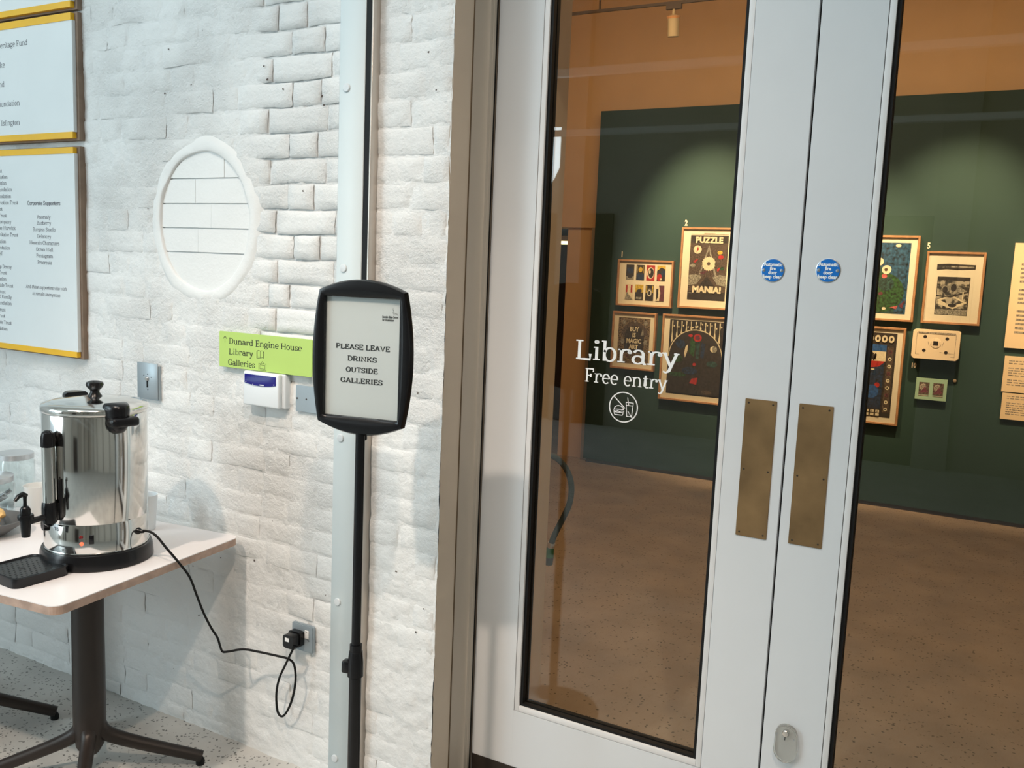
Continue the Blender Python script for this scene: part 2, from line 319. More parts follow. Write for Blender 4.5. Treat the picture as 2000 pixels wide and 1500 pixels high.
    add('i', 3.2, [(1.6, 0), (1.6, 4.9)], S(1.6, 0, 1.2), ('s', .5, 1.8, 4.9), O(1.5, 6.7, .35, .35), O(1.5, 6.7, .1, .1))
    add('k', 6.1, [(1.3, 0), (1.3, 7.4)], [(4.6, 4.9), (1.4, 2.1)], [(2.6, 3), (4.8, 0)], S(1.3, 0), S(4.9, 0, .9), S(4.4, 4.9, .9), ('s', .2, 1.5, 7.4))
    add('l', 3.2, [(1.6, 0), (1.6, 7.4)], S(1.6, 0, 1.2), ('s', .5, 1.8, 7.4))
    add('m', 9.4, [(1.3, 0), (1.3, 4.9)], [(1.3, 3)]+arc(2.9, 3.2, 1.6, 1.7, 160, 0)+[(4.5, 0)], [(4.5, 3)]+arc(6.2, 3.2, 1.7, 1.7, 160, 0)+[(7.9, 0)], S(1.3, 0), S(4.5, 0, .9), S(7.9, 0), ('s', .2, 1.5, 4.9))
    add('n', 6.4, [(1.3, 0), (1.3, 4.9)], [(1.3, 3)]+arc(3.2, 3.1, 1.7, 1.8, 160, 0)+[(4.9, 0)], S(1.3, 0), S(4.9, 0), ('s', .2, 1.5, 4.9))
    add('o', 5.3, O(2.6, 2.45, 1.95, 2.45))
    add('p', 5.8, [(1.3, -2.1), (1.3, 4.9)], O(3.2, 2.45, 1.8, 2.45), S(1.3, -2.1), ('s', .2, 1.5, 4.9))
    add('r', 4.9, [(1.4, 0), (1.4, 4.9)], [(1.4, 2.8)]+arc(3.2, 3.3, 1.7, 1.5, 170, 30, 6), S(1.4, 0, 1.3), ('s', .2, 1.6, 4.9), O(4.3, 3.9, .3, .3))
    add('s', 4.6, arc(2.3, 3.65, 1.4, 1.2, 30, 270, 10)+arc(2.3, 1.25, 1.6, 1.2, 90, -150, 10)[1:], [(3.7, 3.5), (3.7, 4.8)], [(.8, .1), (.8, 1.4)])
    add('t', 3.9, [(1.6, 6.3), (1.6, 1.1)]+arc(2.7, 1.1, 1.1, 1.1, 180, 320, 6), ('s', .3, 3.4, 4.9))
    add('u', 6.3, [(1.3, 4.9), (1.3, 1.8)]+arc(3, 1.7, 1.7, 1.7, 180, 340, 8), [(4.7, 4.9), (4.7, 0)], ('s', .2, 1.4, 4.9), ('s', 3.6, 4.8, 4.9), ('s', 4.7, 5.7, 0))
    add('v', 5.7, [(.9, 4.9), (2.8, 0), (4.8, 4.9)], S(.9, 4.9, .9), S(4.7, 4.9, .9))
    add('w', 7.9, [(.9, 4.9), (2.4, 0), (3.9, 4.6), (5.4, 0), (7, 4.9)], S(.9, 4.9, .9), S(7, 4.9, .9))
    add('y', 5.9, [(.9, 4.9), (3.0, .2)], [(5, 4.9), (2.6, -1.6), (1.6, -2.2), (.7, -1.8)], S(.9, 4.9, .9), S(4.9, 4.9, .9))
    add(' ', 3.0); add('-', 3.5, [(.6, 2.4), (2.9, 2.4)]); add('&', 5, O(2.5, 2.5, 1.5, 2.5))
    return g
GL = G()
def letters(bm, text, x, z, cap, y, fit=None, align='l', thick=1.05, thin=.55, shear=0, mi=0, track=0):
    """flat slab-serif print on the plane y; x,z baseline start; cap = capital height; fit = total width"""
    s = cap/7.0; tot = sum(GL[c][0]+track for c in text)*s; sx = s
    if fit: sx = s*fit/tot; tot = fit
    if align == 'r': x -= tot
    if align == 'c': x -= tot/2
    lay = [0]
    def quad(pts):
        lay[0] += 1; yy = y-(lay[0] % 9)*.00002
        fc = bm.faces.new([bm.verts.new((x+(px+shear*pz)*sx, yy, z+pz*s)) for px, pz in pts]); fc.material_index = mi
        fc.normal_update()
        if fc.normal.y > 0: fc.normal_flip()
    cur = 0
    for c in text:
        adv, st = GL[c]
        for e in st:
            if e[0] == 's':
                h = thin*.95; zz = e[3]; lo = max(zz-h, -9) if zz > .5 else zz
                if zz <= 0: lo = zz
                quad([(cur+e[1], lo), (cur+e[2], lo), (cur+e[2], lo+h), (cur+e[1], lo+h)]); continue
            P = e; n = len(P)
            def wdir(a, b):
                dx, dz = b[0]-a[0], b[1]-a[1]; L = math.hypot(dx, dz) or 1
                return dx/L, dz/L
            closed = math.hypot(P[0][0]-P[-1][0], P[0][1]-P[-1][1]) < 1e-3
            Lp, Rp = [], []
            for i in range(n):
                if closed: a = P[(i-1) if i > 0 else n-2]; b = P[(i+1) if i < n-1 else 1]
                else: a = P[max(i-1, 0)]; b = P[min(i+1, n-1)]
                dx, dz = wdir(a, b); wt = (thin+(thick-thin)*abs(dz)**1.3)/2
                if not closed and 0 < i < n-1:
                    d1 = wdir(P[i-1], P[i]); d2 = wdir(P[i], P[i+1]); cs = (d1[0]*d2[0]+d1[1]*d2[1]); k = 1/max(.5, math.sqrt(max(0, (1+cs)/2))); wt *= k
                nx, nz = -dz*wt, dx*wt
                pz = P[i][1]
                off = 0
                if n > 2 or True:
                    if abs(dz) < .5: off = 0
                Lp.append((cur+P[i][0]+nx, pz+nz)); Rp.append((cur+P[i][0]-nx, pz-nz))
            for i in range(n-1): quad([Lp[i], Rp[i], Rp[i+1], Lp[i+1]])
        cur += adv+track
def strokes(bm, polys, y, wd, mi=0, closed=False):
    for P in polys:
        n = len(P)
        for i in range(n-1):
            a, b = Vector(P[i]), Vector(P[i+1]); d = (b-a); L = d.length or 1; d /= L; nn = Vector((-d.y, d.x))*wd/2; a2 = a-d*wd*.35; b2 = b+d*wd*.35
            yy = y-(i % 5)*.00002; fc = bm.faces.new([bm.verts.new((q.x, yy, q.y)) for q in (a2+nn, a2-nn, b2-nn, b2+nn)]); fc.material_index = mi
def sans(text, size, material, parent, loc, name='lettering', align='CENTER', bold=.0, sx=1.0):
    cu = bpy.data.curves.new(name, 'FONT'); cu.body = text; cu.size = size; cu.align_x = align; cu.offset = bold; cu.space_line = .8; cu.resolution_u = 2
    o = bpy.data.objects.new(name, cu); C.objects.link(o); bpy.context.view_layer.update()
    me = bpy.data.meshes.new_from_object(o.evaluated_get(bpy.context.evaluated_depsgraph_get()))
    bpy.data.objects.remove(o); bpy.data.curves.remove(cu)
    for v in me.vertices: v.co = Vector((v.co.x*sx, 0, v.co.y))
    me.materials.clear(); o = link(name, me, material, parent); o.location = loc; return o
def finflat(bm, name, mats, parent): 
    me = bpy.data.meshes.new(name); bm.to_mesh(me); bm.free(); return link(name, me, mats, parent)

# ------------------------------------------------------------------ the setting
def hfn(x, z):
    return .0035*noise.noise(Vector((x*3.1, z*3.1, 1.7)))+.0035*noise.noise(Vector((x*14, z*16, 4.2)))+.0026*noise.noise(Vector((x*38, z*45, 8.1)))+.0015*noise.noise(Vector((x*90, z*90, 3.3)))
def crisp(x, z):      # where joints are deep and open instead of filled with paint
    a = max(0, min(1, (x+2.06)/.05))*max(0, min(1, (-1.58-x)/.06))*max(0, min(1, (z-1.2)/.15))
    return a*(.55+.45*max(0, min(1, .5+1.5*noise.noise(Vector((x*2.2, z*2.2, 3))))))
def mortar_y(x, z):
    c = crisp(x, z)
    base = .0002*(1-c)+.0078*c
    fill = noise.noise(Vector((x*7, z*7, 12.5)))
    if math.hypot(x-CX, (z-CZ)/1.09) < RI+.008: return .024
    return base-hfn(x, z)*1.2-.0055*max(0, fill)*(1-c*.8)
PZ, P0 = .0738, 1.894
CX, CZ, RI, RO = -2.278, 1.707, .200, .236
wall = struct('wall_back')
X0, X1, ZT = -3.75, -1.352, 2.80
nx, nz = 250, 290
vs = []; fs = []
for j in range(nz+1):
    z = ZT*j/nz
    for i in range(nx+1):
        x = X0+(X1-X0)*i/nx; vs.append((x, mortar_y(x, z), z))
for j in range(nz):
    for i in range(nx): a = j*(nx+1)+i; fs.append((a, a+1, a+nx+2, a+nx+1))
me = bpy.data.meshes.new('mortar_bed'); me.from_pydata(vs, [], fs); me.polygons.foreach_set('use_smooth', [True]*len(fs))
link('mortar_bed', me, M['brick'], wall)
bm = bmesh.new()
addbox(bm, -6.0, X0, 0, .6, 0, 4.6); addbox(bm, X0, -1.352, .033, .095, 0, 4.6); addbox(bm, X0, -1.360, .095, .265, 0, 4.6); addbox(bm, X0, -1.318, .265, .6, 0, 4.6); addbox(bm, X0, -1.352, 0, .03, ZT, 4.6)
addbox(bm, -1.352, .43, .0, .6, 2.62, 4.6); addbox(bm, .43, 3.2, .0, .6, 0, 4.6)
fin(bm, 'wall_core', M['white'], wall)
box('shadow_gap_line', -1.3462, -1.3425, .0800, .0832, 0, 2.62, mat('dark_gap_shade', (.12, .085, .05), .8), wall)  # dark strip standing in for the shadow gap between plaster and jamb
# jagged plaster reveal
vs = []; fs = []
ny, nz2 = 6, 200
for j in range(nz2+1):
    z = 2.62*j/nz2
    for i in range(ny+1):
        y = -.001+(.094)*i/ny
        e = (1-i/ny)**2
        vs.append((-1.345-e*(.004+.012*abs(noise.noise(Vector((0, z*2.3, 5))))+.006*abs(noise.noise(Vector((3, z*30, 5)))))+.001*noise.noise(Vector((y*30, z*12, 2))), y, z))
for j in range(nz2):
    for i in range(ny): a = j*(ny+1)+i; fs.append((a, a+1, a+ny+2, a+ny+1))
me = bpy.data.meshes.new('reveal_plaster'); me.from_pydata(vs, [], fs); me.polygons.foreach_set('use_smooth', [True]*len(fs))
link('reveal_plaster', me, M['plaster'], wall)
box('inner_reveal', -1.345, -1.312, .262, .605, 0, 2.62, M['beige'], wall)

def brick_mesh(x0, x1, z0, z1):
    g = .0030; x0 += g*random.uniform(.5, 1.3); x1 -= g*random.uniform(.5, 1.3); z0 += g*random.uniform(.5, 1.2); z1 -= g*random.uniform(.5, 1.2)
    n = max(3, min(6, round((x1-x0)/.035))); mz = 3
    proud = random.uniform(-.0005, .0035); tilt = random.uniform(-.002, .002); skew = random.uniform(-.002, .002)
    us = [0, .0]+[k/n for k in range(n+1)]; 
    xs = [x0]+[x0+(x1-x0)*(.035+.93*k/n) for k in range(n+1)]+[x1]; zs = [z0]+[z0+(z1-z0)*(.09+.82*k/mz) for k in range(mz+1)]+[z1]
    V = []; F = []; I, J = len(xs), len(zs)
    for j, z in enumerate(zs):
        for i, x in enumerate(xs):
            edge = i in (0, I-1) or j in (0, J-1)
            jx = random.uniform(-.0016, .0016); jz = random.uniform(-.0014, .0014)
            y = -hfn(x, z)-proud-tilt*((z-z0)/(z1-z0)-.5)-skew*((x-x0)/(x1-x0)-.5)
            if edge: y += .0024+.0040*crisp(x, z)
            elif i in (1, I-2) or j in (1, J-2): y += random.uniform(-.0006, .0008)
            if math.hypot(x-CX, (z-CZ)/1.09) < RI+.012: y = .024
            V.append((x+jx+.003*noise.noise(Vector((x*4, z*11, 7))), y, z+jz+.0045*noise.noise(Vector((x*5.5, round(z/PZ)*3.1, 9)))))
    for j in range(J-1):
        for i in range(I-1): a = j*I+i; F.append((a, a+1, a+I+1, a+I))
    return V, F
J = {-6: [-1.97], -5: [-1.915, -1.79], -4: [-1.991, -1.762], -3: [-1.911], -2: [-2.008, -1.774], -1: [-1.921], 0: [-2.001, -1.781], 1: [-1.923, -1.824], 2: [-1.974, -1.743],
     3: [-1.903, -1.798], 4: [-1.965, -1.745], 5: [-2.002, -1.917], 6: [-2.079, -1.971]}
JP = {-4: [-1.526], -3: [-1.433], -2: [-1.48], -1: [-1.407], 0: [-1.438], 1: [-1.478], 2: [-1.535, -1.436], 3: [-1.48], 4: [-1.548]}
bricks = []
for k in range(-12, 26):
    zt = P0-PZ*k; zb = zt-PZ
    if zt > ZT or zb < -.03: continue
    zb = max(zb, .001)
    js = J.get(k, None)
    if js is None: js = [-1.86+(.056 if k % 2 else -.04)+random.uniform(-.02, .02)]
    js = sorted(js); x = js[0]; left = []; hd = (k % 2 == 0)
    while x > -3.62:
        wd = (.108 if hd else .222)+random.uniform(-.008, .008); hd = not hd; x -= wd; left.append(x)
    js = left[::-1]+js
    x = js[-1]; hd = True
    if k not in J or len(J[k]) < 2:
        while x < -1.80: x += (.11 if hd else .222); hd = not hd; js.append(x)
    edges = [a for a in js if a < -1.70]+[-1.655]
    jp = JP.get(k, [-1.655+random.choice((.108, .17, .222))])
    edges += sorted(jp)+[-1.353+random.uniform(-.007, .003)]
    for a, b in zip(edges, edges[1:]):
        if b-a < .03: continue
        mx_, mz_ = (a+b)/2, (zt+zb)/2
        if math.hypot(mx_-CX, mz_-CZ) < RI and max(math.hypot(a-CX, mz_-CZ), math.hypot(b-CX, mz_-CZ)) < RO: continue
        bricks.append((mx_, a, b, zb, zt))
def shown(b):
    mx_, a, bb, zb, zt = b; s = 0 if (mx_ > -2.86 or not 1.2 < (zb+zt)/2 < 2.6) else 5
    if mx_ < -2.2 and zt < .75 and mx_ < -3.2: s += 3
    if zt > 2.5-(mx_+1.4)*-.05: s += 2 if mx_ < -1.6 else 0
    return -(mx_*-1)-s*2 if False else (mx_ - s)
bricks.sort(key=shown, reverse=True)
SV, SF = [], []
for i, (mx_, a, b, zb, zt) in enumerate(bricks):
    V, F = brick_mesh(a, b, zb, zt)
    if i < 290:
        me = bpy.data.meshes.new('brick'); me.from_pydata(V, [], F); me.polygons.foreach_set('use_smooth', [True]*len(F)); link('brick', me, M['brick'], wall)
    else:
        o = len(SV); SV += V; SF += [tuple(q+o for q in ff) for ff in F]
me = bpy.data.meshes.new('far_bricks'); me.from_pydata(SV, [], SF); me.polygons.foreach_set('use_smooth', [True]*len(SF))
tag(link('far_bricks', me, M['brick'], wall), kind='stuff')
SV, SF = [], []
from_px = [(-2.007, 2.125), (-1.943, 2.094), (-2.532, 1.746), (-1.794, 2.065), (-1.401, 2.061), (-2.02, 2.165), (-2.33, 2.13), (-2.45, 2.11), (-1.785, 2.04), (-1.86, 1.80), (-2.43, 2.245), (-1.415, .555), (-1.49, .72), (-1.39, .63), (-2.2, .62), (-2.05, .64), (-2.30, .40), (-1.43, 2.16)]
for x, z in from_px:
    o = len(SV); n = 9; rr = random.uniform(.0022, .0045); y = -hfn(x, z)-.0045
    SV.append((x, y+.0005, z))
    for k in range(n): q = rr*random.uniform(.7, 1.3); SV.append((x+q*math.cos(2*PI*k/n), y, z+q*.9*math.sin(2*PI*k/n)))
    SF += [(o, o+1+k, o+1+(k+1) % n) for k in range(n)]
me = bpy.data.meshes.new('paint_pits'); me.from_pydata(SV, [], SF); tag(link('paint_pits', me, mat('dark_pit', (.10, .08, .07), .9), wall), kind='stuff')
# bricked-up round opening with its plastered ring
prof = []
bm = bmesh.new(); n = 72; rings = []
for rr, y in ((RI-.002, .010), (RI+.000, -.0030), (RI+.004, -.0052), (RI+.014, -.0058), (RI+.026, -.0060), (RO-.003, -.0030), (RO+.006, .001), (RO+.014, .006)):
    ring = []
    for k in range(n):
        a = 2*PI*k/n; wob = .005*noise.noise(Vector((math.cos(a)*2, math.sin(a)*2, rr*9)))
        ring.append(bm.verts.new((CX+(rr+wob)*math.cos(a), y-.0035*noise.noise(Vector((math.cos(a)*5, math.sin(a)*5, rr*40))), CZ+(rr*1.09+wob)*math.sin(a))))
    rings.append(ring)
for a, b in zip(rings, rings[1:]):
    for k in range(n): bm.faces.new((a[k], a[(k+1) % n], b[(k+1) % n], b[k]))
o = fin(bm, 'plaster_ring', M['smoothbrick'], wall, True, 80)
bm = bmesh.new(); pts = [(CX+RI*math.cos(2*PI*k/48), CZ+RI*1.09*math.sin(2*PI*k/48)) for k in range(48)]; addprism(bm, pts, .0085, .03); fin(bm, 'disc_mortar', M['smoothbrick'], wall)
def clip(poly, inside, inter):
    out = []
    for i in range(len(poly)):
        a, b = poly[i], poly[(i+1) % len(poly)]
        if inside(a): out.append(a)
        if inside(a) != inside(b): out.append(inter(a, b))
    return out
zl = [1.925, 1.842, 1.763, 1.686, 1.609, 1.480]; jl = [[-2.191], [-2.320], [-2.249], [-2.307], []]
for r_ in range(5):
    zt, zb = zl[r_], zl[r_+1]; es = [CX-.21]+jl[r_]+[CX+.21]
    for a, b in zip(es, es[1:]):
        poly = [(a+.003, zb+.0042), (b-.003, zb+.0042), (b-.003, zt-.0042), (a+.003, zt-.0042)]
        for k in range(32):
            t = 2*PI*k/32; nxn, nzn = math.cos(t), math.sin(t)/1.09; lim = RI-.002
            d = lambda p: (p[0]-CX)*nxn+(p[1]-CZ)*nzn-lim
            poly = clip(poly, lambda p: d(p) <= 0, lambda p, q: tuple(p[m_]+(q[m_]-p[m_])*d(p)/(d(p)-d(q)) for m_ in (0, 1)))
            if len(poly) < 3: break
        if len(poly) < 3: continue
        bm = bmesh.new(); addprism(bm, poly, .0035-random.uniform(0, .0015), .012)
        bmesh.ops.remove_doubles(bm, verts=bm.verts, dist=.0004)
        es_ = [e for e in bm.edges if max(e.verts[0].co.y, e.verts[1].co.y) < .005]
        bmesh.ops.bevel(bm, geom=es_, offset=.0022, segments=2, affect='EDGES')
        fin(bm, 'brick', M['smoothbrick'], wall, True, 60)

# floors, ceilings, other hall walls
fl = box('floor', -6, 3.2, -6.2, .10, -.2, 0, M['floor']); fl['kind'] = 'structure'
fl2 = box('floor', -4.6, 3.2, .10, 6.6, -.2, 0, M['floor_lib']); fl2['kind'] = 'structure'
c1 = box('ceiling', -6, 3.2, -6.2, .0, 4.6, 4.8, M['ceil']); c1['kind'] = 'structure'
c2 = box('ceiling', -4.6, 3.2, .6, 5.2, 3.95, 4.15, M['beige']); c2['kind'] = 'structure'
wb = struct('wall_front')
bm = bmesh.new(); addbox(bm, -6, .4, -6.4, -6.2, 0, 4.6); fin(bm, 'wall_face', M['hallfront'], wb); box('wall_face', .4, 3.2, -6.4, -6.2, 0, 4.6, M['halllight'], wb)
for x in (-4.3, -2.2, -.7, .9, 2.2): box('reflection_post', x, x+.28, -6.2, -6.1, 0, 4.6, M['hall'], wb)  # unseen posts, added as dark streaks in the urn's reflection
for x in (-4.6, -1.6): box('dark_reflection_panel', x, x+.9, -6.2, -6.17, 0, 2.2, M['kick'], wb)  # unseen dark panels, added to give the urn vertical reflected bands
for z, h in ((3.20, .06), (2.72, .045)): box('rail', -6, 3.2, -4.52, -4.45, z, z+h, M['white'], wb)
wl = struct('wall_left')
bm = bmesh.new(); addbox(bm, -6.2, -6, -6.2, 0, 0, .9); addbox(bm, -6.2, -6, -6.2, 0, 4.1, 4.6); addbox(bm, -6.2, -6, -3.1, 0, .9, 4.1); addbox(bm, -6.2, -6, -6.2, -5.9, .9, 4.1); fin(bm, 'wall_face', M['white'], wl)
wn = struct('window_1')
bm = bmesh.new()
for y in (-5.9, -5.2, -4.5, -3.8, -3.16): addbox(bm, -6.12, -6.02, y, y+.06, .9, 4.1)
for z in (.9, 2.5, 4.04): addbox(bm, -6.12, -6.02, -5.9, -3.1, z, z+.06)
fin(bm, 'window_frame', M['white'], wn)
box('pane', -6.09, -6.08, -5.9, -3.1, .9, 4.1, M['clear'], wn)
wr = struct('wall_right'); box('wall_face', 3.2, 3.4, -6.2, 0, 0, 4.8, M['halllight'], wr); box('wall_face', 3.2, 3.4, 0, 6.6, 0, 4.8, M['hall'], wr)
for y in (-5.2, -4.1, -2.6, -1.2): box('reflection_post', 3.06, 3.2, y, y+.22, 0, 4.6, M['hallfront'], wr)  # more unseen posts added for streaks in the urn's reflection
# library shell
wf = struct('wall_library')
bm = bmesh.new()
addbox(bm, -4.6, 3.2, 4.93, 5.2, 1.965, 3.95); addbox(bm, -3.40, 3.2, 4.955, 5.2, 0, 1.965)
fin(bm, 'far_wall', M['beige'], wf)
box('pillar_side_shade', -3.155, -3.10, 4.90, 4.956, 0, 1.965, M['hall'], wf)  # darker colour stands in for shade on the beige pillar's side
box('side_wall', -4.8, -4.6, .6, 6.6, 0, 3.95, M['beige'], wf)
box('corridor_wall', -4.6, 3.2, 6.6, 6.7, 0, 2.4, M['darkwood'], wf)
box('corridor_ceiling', -4.6, 3.2, 5.2, 6.6, 2.3, 2.4, M['hall'], wf)
box('gallery_rear_wall', -4.6, -1.33, .60, .62, 0, 3.95, M['beige'], wf)
t = thing('corridor_lamp', 'slim glowing lamp in the dark doorway left of the green wall', 'lamp', (-3.75, 5.55, 1.86))
box('diffuser', -.28, .28, -.02, .02, -.018, .012, M['warmlamp'], t); box('housing', -.29, .29, -.025, .025, .012, .06, M['white'], t)

# ------------------------------------------------------------------ door frame and doors
tr = struct('trim_1')
bm = bmesh.new()   # stepped jamb section seen from above, run full height
sec = [(-1.36, .098), (-1.347, .098), (-1.347, .083), (-1.343, .083), (-1.343, .112), (-1.3425, .124), (-1.3405, .134), (-1.3370, .141), (-1.3330, .1445), (-1.3305, .1455), (-1.3300, .147), (-1.3300, .159), (-1.3285, .161), (-1.3285, .164), (-1.3300, .166), (-1.3305, .176), (-1.3400, .177), (-1.3400, .262), (-1.36, .262)]
a = [bm.verts.new((x, y, 0)) for x, y in sec]; b = [bm.verts.new((x, y, 2.60)) for x, y in sec]
bm.faces.new(a); bm.faces.new(b)
for k in range(len(sec)): bm.faces.new((a[k], a[(k+1) % len(sec)], b[(k+1) % len(sec)], b[k]))
fin(bm, 'door_jamb', M['framepaint'], tr, True, 25)
box('black_seal', -1.340, -1.3335, .1775, .189, 0, 2.56, M['blackmatte'], tr)
box('head_rail', -1.345, .43, .09, .26, 2.56, 2.62, M['framepaint'], tr)
box('door_jamb', .398, .43, .09, .26, 0, 2.56, M['framepaint'], tr)
box('threshold', -1.33, .40, .12, .26, 0, .008, M['kick'], tr)
DY = .19
def door(n, xl, xr, gl, gr):
    """leaf from xl to xr, glass bead outer edges gl, gr"""
    d = struct('door_%d' % n)
    zb, zt, gb, gt = .012, 2.55, .298, 2.44
    bm = bmesh.new()
    addbox(bm, xl, gl, DY, DY+.05, zb, zt, .0007, 1); addbox(bm, gr, xr, DY, DY+.05, zb, zt, .0007, 1)
    addbox(bm, gl-.001, gr+.001, DY+.0002, DY+.0498, zb, gb); addbox(bm, gl-.001, gr+.001, DY+.0002, DY+.0498, gt, zt)
    fin(bm, 'door_leaf', M['door'], d, True, 30)
    bw = .016; g = .0012
    bm = bmesh.new()
    for x0, x1, z0, z1 in ((gl+g, gl+bw, gb+g, gt-g), (gr-bw, gr-g, gb+g, gt-g), (gl+bw, gr-bw, gb+g, gb+bw+.002), (gl+bw, gr-bw, gt-bw, gt-g)):
        addbox(bm, x0, x1, DY+.001, DY+.02, z0, z1, .0015)
    fin(bm, 'glazing_bead', M['bead'], d, True, 30)
    bm = bmesh.new()
    for x0, x1, z0, z1 in ((gl, gl+g, gb, gt), (gr-g, gr, gb, gt), (gl, gr, gb, gb+g), (gl, gr, gt-g, gt)): addbox(bm, x0, x1, DY+.006, DY+.02, z0, z1)
    a_, b_, c_, e_ = gl+bw, gr-bw, gb+bw+.002, gt-bw
    for x0, x1, z0, z1 in ((a_-.002, a_+.009, c_-.002, e_), (b_-.009, b_+.002, c_-.002, e_), (a_+.009, b_-.009, c_-.002, c_+.007), (a_+.009, b_-.009, e_-.007, e_+.002)):
        addbox(bm, x0, x1, DY+.008, DY+.024, z0, z1); addbox(bm, x0, x1, DY+.0305, DY+.046, z0, z1)
    fin(bm, 'black_gasket', M['blackmatte'], d)
    gp = box('glass_pane', a_, b_, DY+.024, DY+.030, c_-.001, e_+.001, M['glass'], d)
    return d, gp
d1, pane1 = door(1, -1.330, -.4695, -1.190, -.618)
d2, pane2 = door(2, -.4640, .397, -.3175, .2575)
tag(d1, label='left white glazed door leaf lettered Library'); tag(d2, label='right white glazed door leaf with clear lock guard')
box('meeting_seal', -.4695, -.4640, DY+.014, DY+.045, .012, 2.55, M['blackmatte'], d1)
box('kick_plate', -1.327, -.472, DY-.0025, DY-.0005, .014, .122, M['kick'], d1); box('kick_plate', -.461, .394, DY-.0025, DY-.0005, .014, .122, M['kick'], d2)
def plate(d, x0, x1, z0, z1):
    p = prism('push_plate', rrect(x0, x1, z0, z1, .002, 2), DY-.0025, DY-.0002, M['brass'], d, .0006)
    for x in (x0+.009, x1-.009):
        for z in (z0+.010, (z0+z1)/2-.003, z1-.010): lathe('screw', [(.0, .0034), (.0016, .0033), (.0024, .0026), (.0026, 0)], M['kick'], p, 12, facing(x, DY, z))
plate(d1, -.572, -.494, .9515, 1.303); plate(d2, -.4405, -.3605, .9535, 1.3045)
def disc(d, x, z):
    p = lathe('door_sign', [(.0287, 0), (.0287, .0012), (.0272, .0018)], M['steel2'], d, 40, facing(x, DY, z))
    lathe('blue_face', [(.0268, .0016), (.0266, .0022), (.0001, .0023)], M['blue'], p, 40, facing(x, DY, z))
    for s in (-1, 1): lathe('screw', [(.0042, .001), (.0040, .0028), (.0001, .0032)], M['steel2'], p, 14, facing(x+s*.0215, DY, z))
    for k, tx in enumerate(('Automatic', 'fire', 'door', 'keep clear')): 
        sans(tx, .0118, M['print'], p, (x, DY-.0026, z+.0105-.0098*k), 'lettering', bold=.00045, sx=.88)
disc(d1, -.5295, 1.622); disc(d2, -.4005, 1.6265)
# lettering and pictogram on the left pane
bm = bmesh.new(); yl = DY+.0232
letters(bm, 'Library', -1.058, 1.361, .052, yl, fit=.300, thick=1.05, thin=.5)
letters(bm, 'Free entry', -1.026, 1.299, .0365, yl, fit=.240, thick=1.0, thin=.5)
cx, cz, R = -.9068, 1.2400, .0405
strokes(bm, [[(cx+R*math.cos(2*PI*k/48), cz+R*math.sin(2*PI*k/48)) for k in range(49)]], yl, .0032)
strokes(bm, [[(cx-R*.72, cz+R*.68), (cx+.004, cz-.002)], [(cx+.017, cz-.014), (cx+R*.70, cz-R*.72)]], yl, .0028)
bx = cx-.013; bz = cz-.011   # burger
strokes(bm, [[(bx-.013, bz+.003)]+[(bx+.0135*math.cos(t), bz+.004+.010*math.sin(t)) for t in [PI-PI*k/10 for k in range(11)]]+[(bx-.013, bz+.003)],
             [(bx-.015, bz), (bx-.009, bz-.0025), (bx-.003, bz), (bx+.003, bz-.0025), (bx+.009, bz), (bx+.015, bz-.001)], [(bx-.014, bz-.0045), (bx+.014, bz-.0045)],
             [(bx-.013, bz-.007), (bx-.011, bz-.0115), (bx+.011, bz-.0115), (bx+.013, bz-.007)]], yl, .0022)
kx = cx+.017; kz = cz
strokes(bm, [[(kx-.010, kz+.014), (kx+.011, kz+.014), (kx+.008, kz-.024), (kx-.006, kz-.024), (kx-.010, kz+.014)], [(kx-.009, kz+.006), (kx+.010, kz+.006)], [(kx-.002, kz+.006), (kx-.006, kz+.027)], [(kx-.003, kz-.010), (kx+.002, kz-.018)]], yl, .0022)
finflat(bm, 'lettering', M['print'], pane1)
# clear plastic lock guard on the right leaf
lk = box('lock_guard', 0, .001, 0, .001, 0, .001, M['clear'], d2)
bpy.data.objects.remove(lk)
guard = [(-.4310, .462)]+[(-.4045+.0265*math.cos(t), .4655+.024*math.sin(t)) for t in [PI-PI*k/12 for k in range(13)]]+[(-.377, .440), (-.3745, .425)]+[(-.404+.029*math.cos(t), .424+.034*math.sin(t)) for t in [-PI*k/12 for k in range(1, 12)]]+[(-.4335, .425), (-.431, .440)]
gm = bpy.data.materials.new('clear_acrylic'); gm.use_nodes = True; gb_ = gm.node_tree.nodes['Principled BSDF']; gb_.inputs['Transmission Weight'].default_value = .9; gb_.inputs['Roughness'].default_value = .08; gb_.inputs['Base Color'].default_value = (.95, .93, .88, 1); gb_.inputs['IOR'].default_value = 1.35
nn = gm.node_tree.nodes.new('ShaderNodeTexNoise'); nn.inputs['Scale'].default_value = 40; bb = gm.node_tree.nodes.new('ShaderNodeBump'); bb.inputs['Strength'].default_value = .08; gm.node_tree.links.new(nn.outputs['Fac'], bb.inputs['Height']); gm.node_tree.links.new(bb.outputs[0], gb_.inputs['Normal'])
lkp = prism('lock_guard', guard, DY-.016, DY-.0005, gm, d2, .002)
lathe('lock_cylinder', [(.0085, 0), (.0085, .017), (.007, .0185), (.0001, .019)], M['steel'], lkp, 20, facing(-.4055, DY, .4685))
box('keyhole', -.4064, -.4046, DY-.0178, DY-.016, .452, .462, M['blackmatte'], lkp)
for x, z in ((-.426, .464), (-.384, .458)): lathe('screw', [(.002, .0155), (.0018, .0172), (.0001, .0175)], M['steel2'], lkp, 10, facing(x, DY, z))

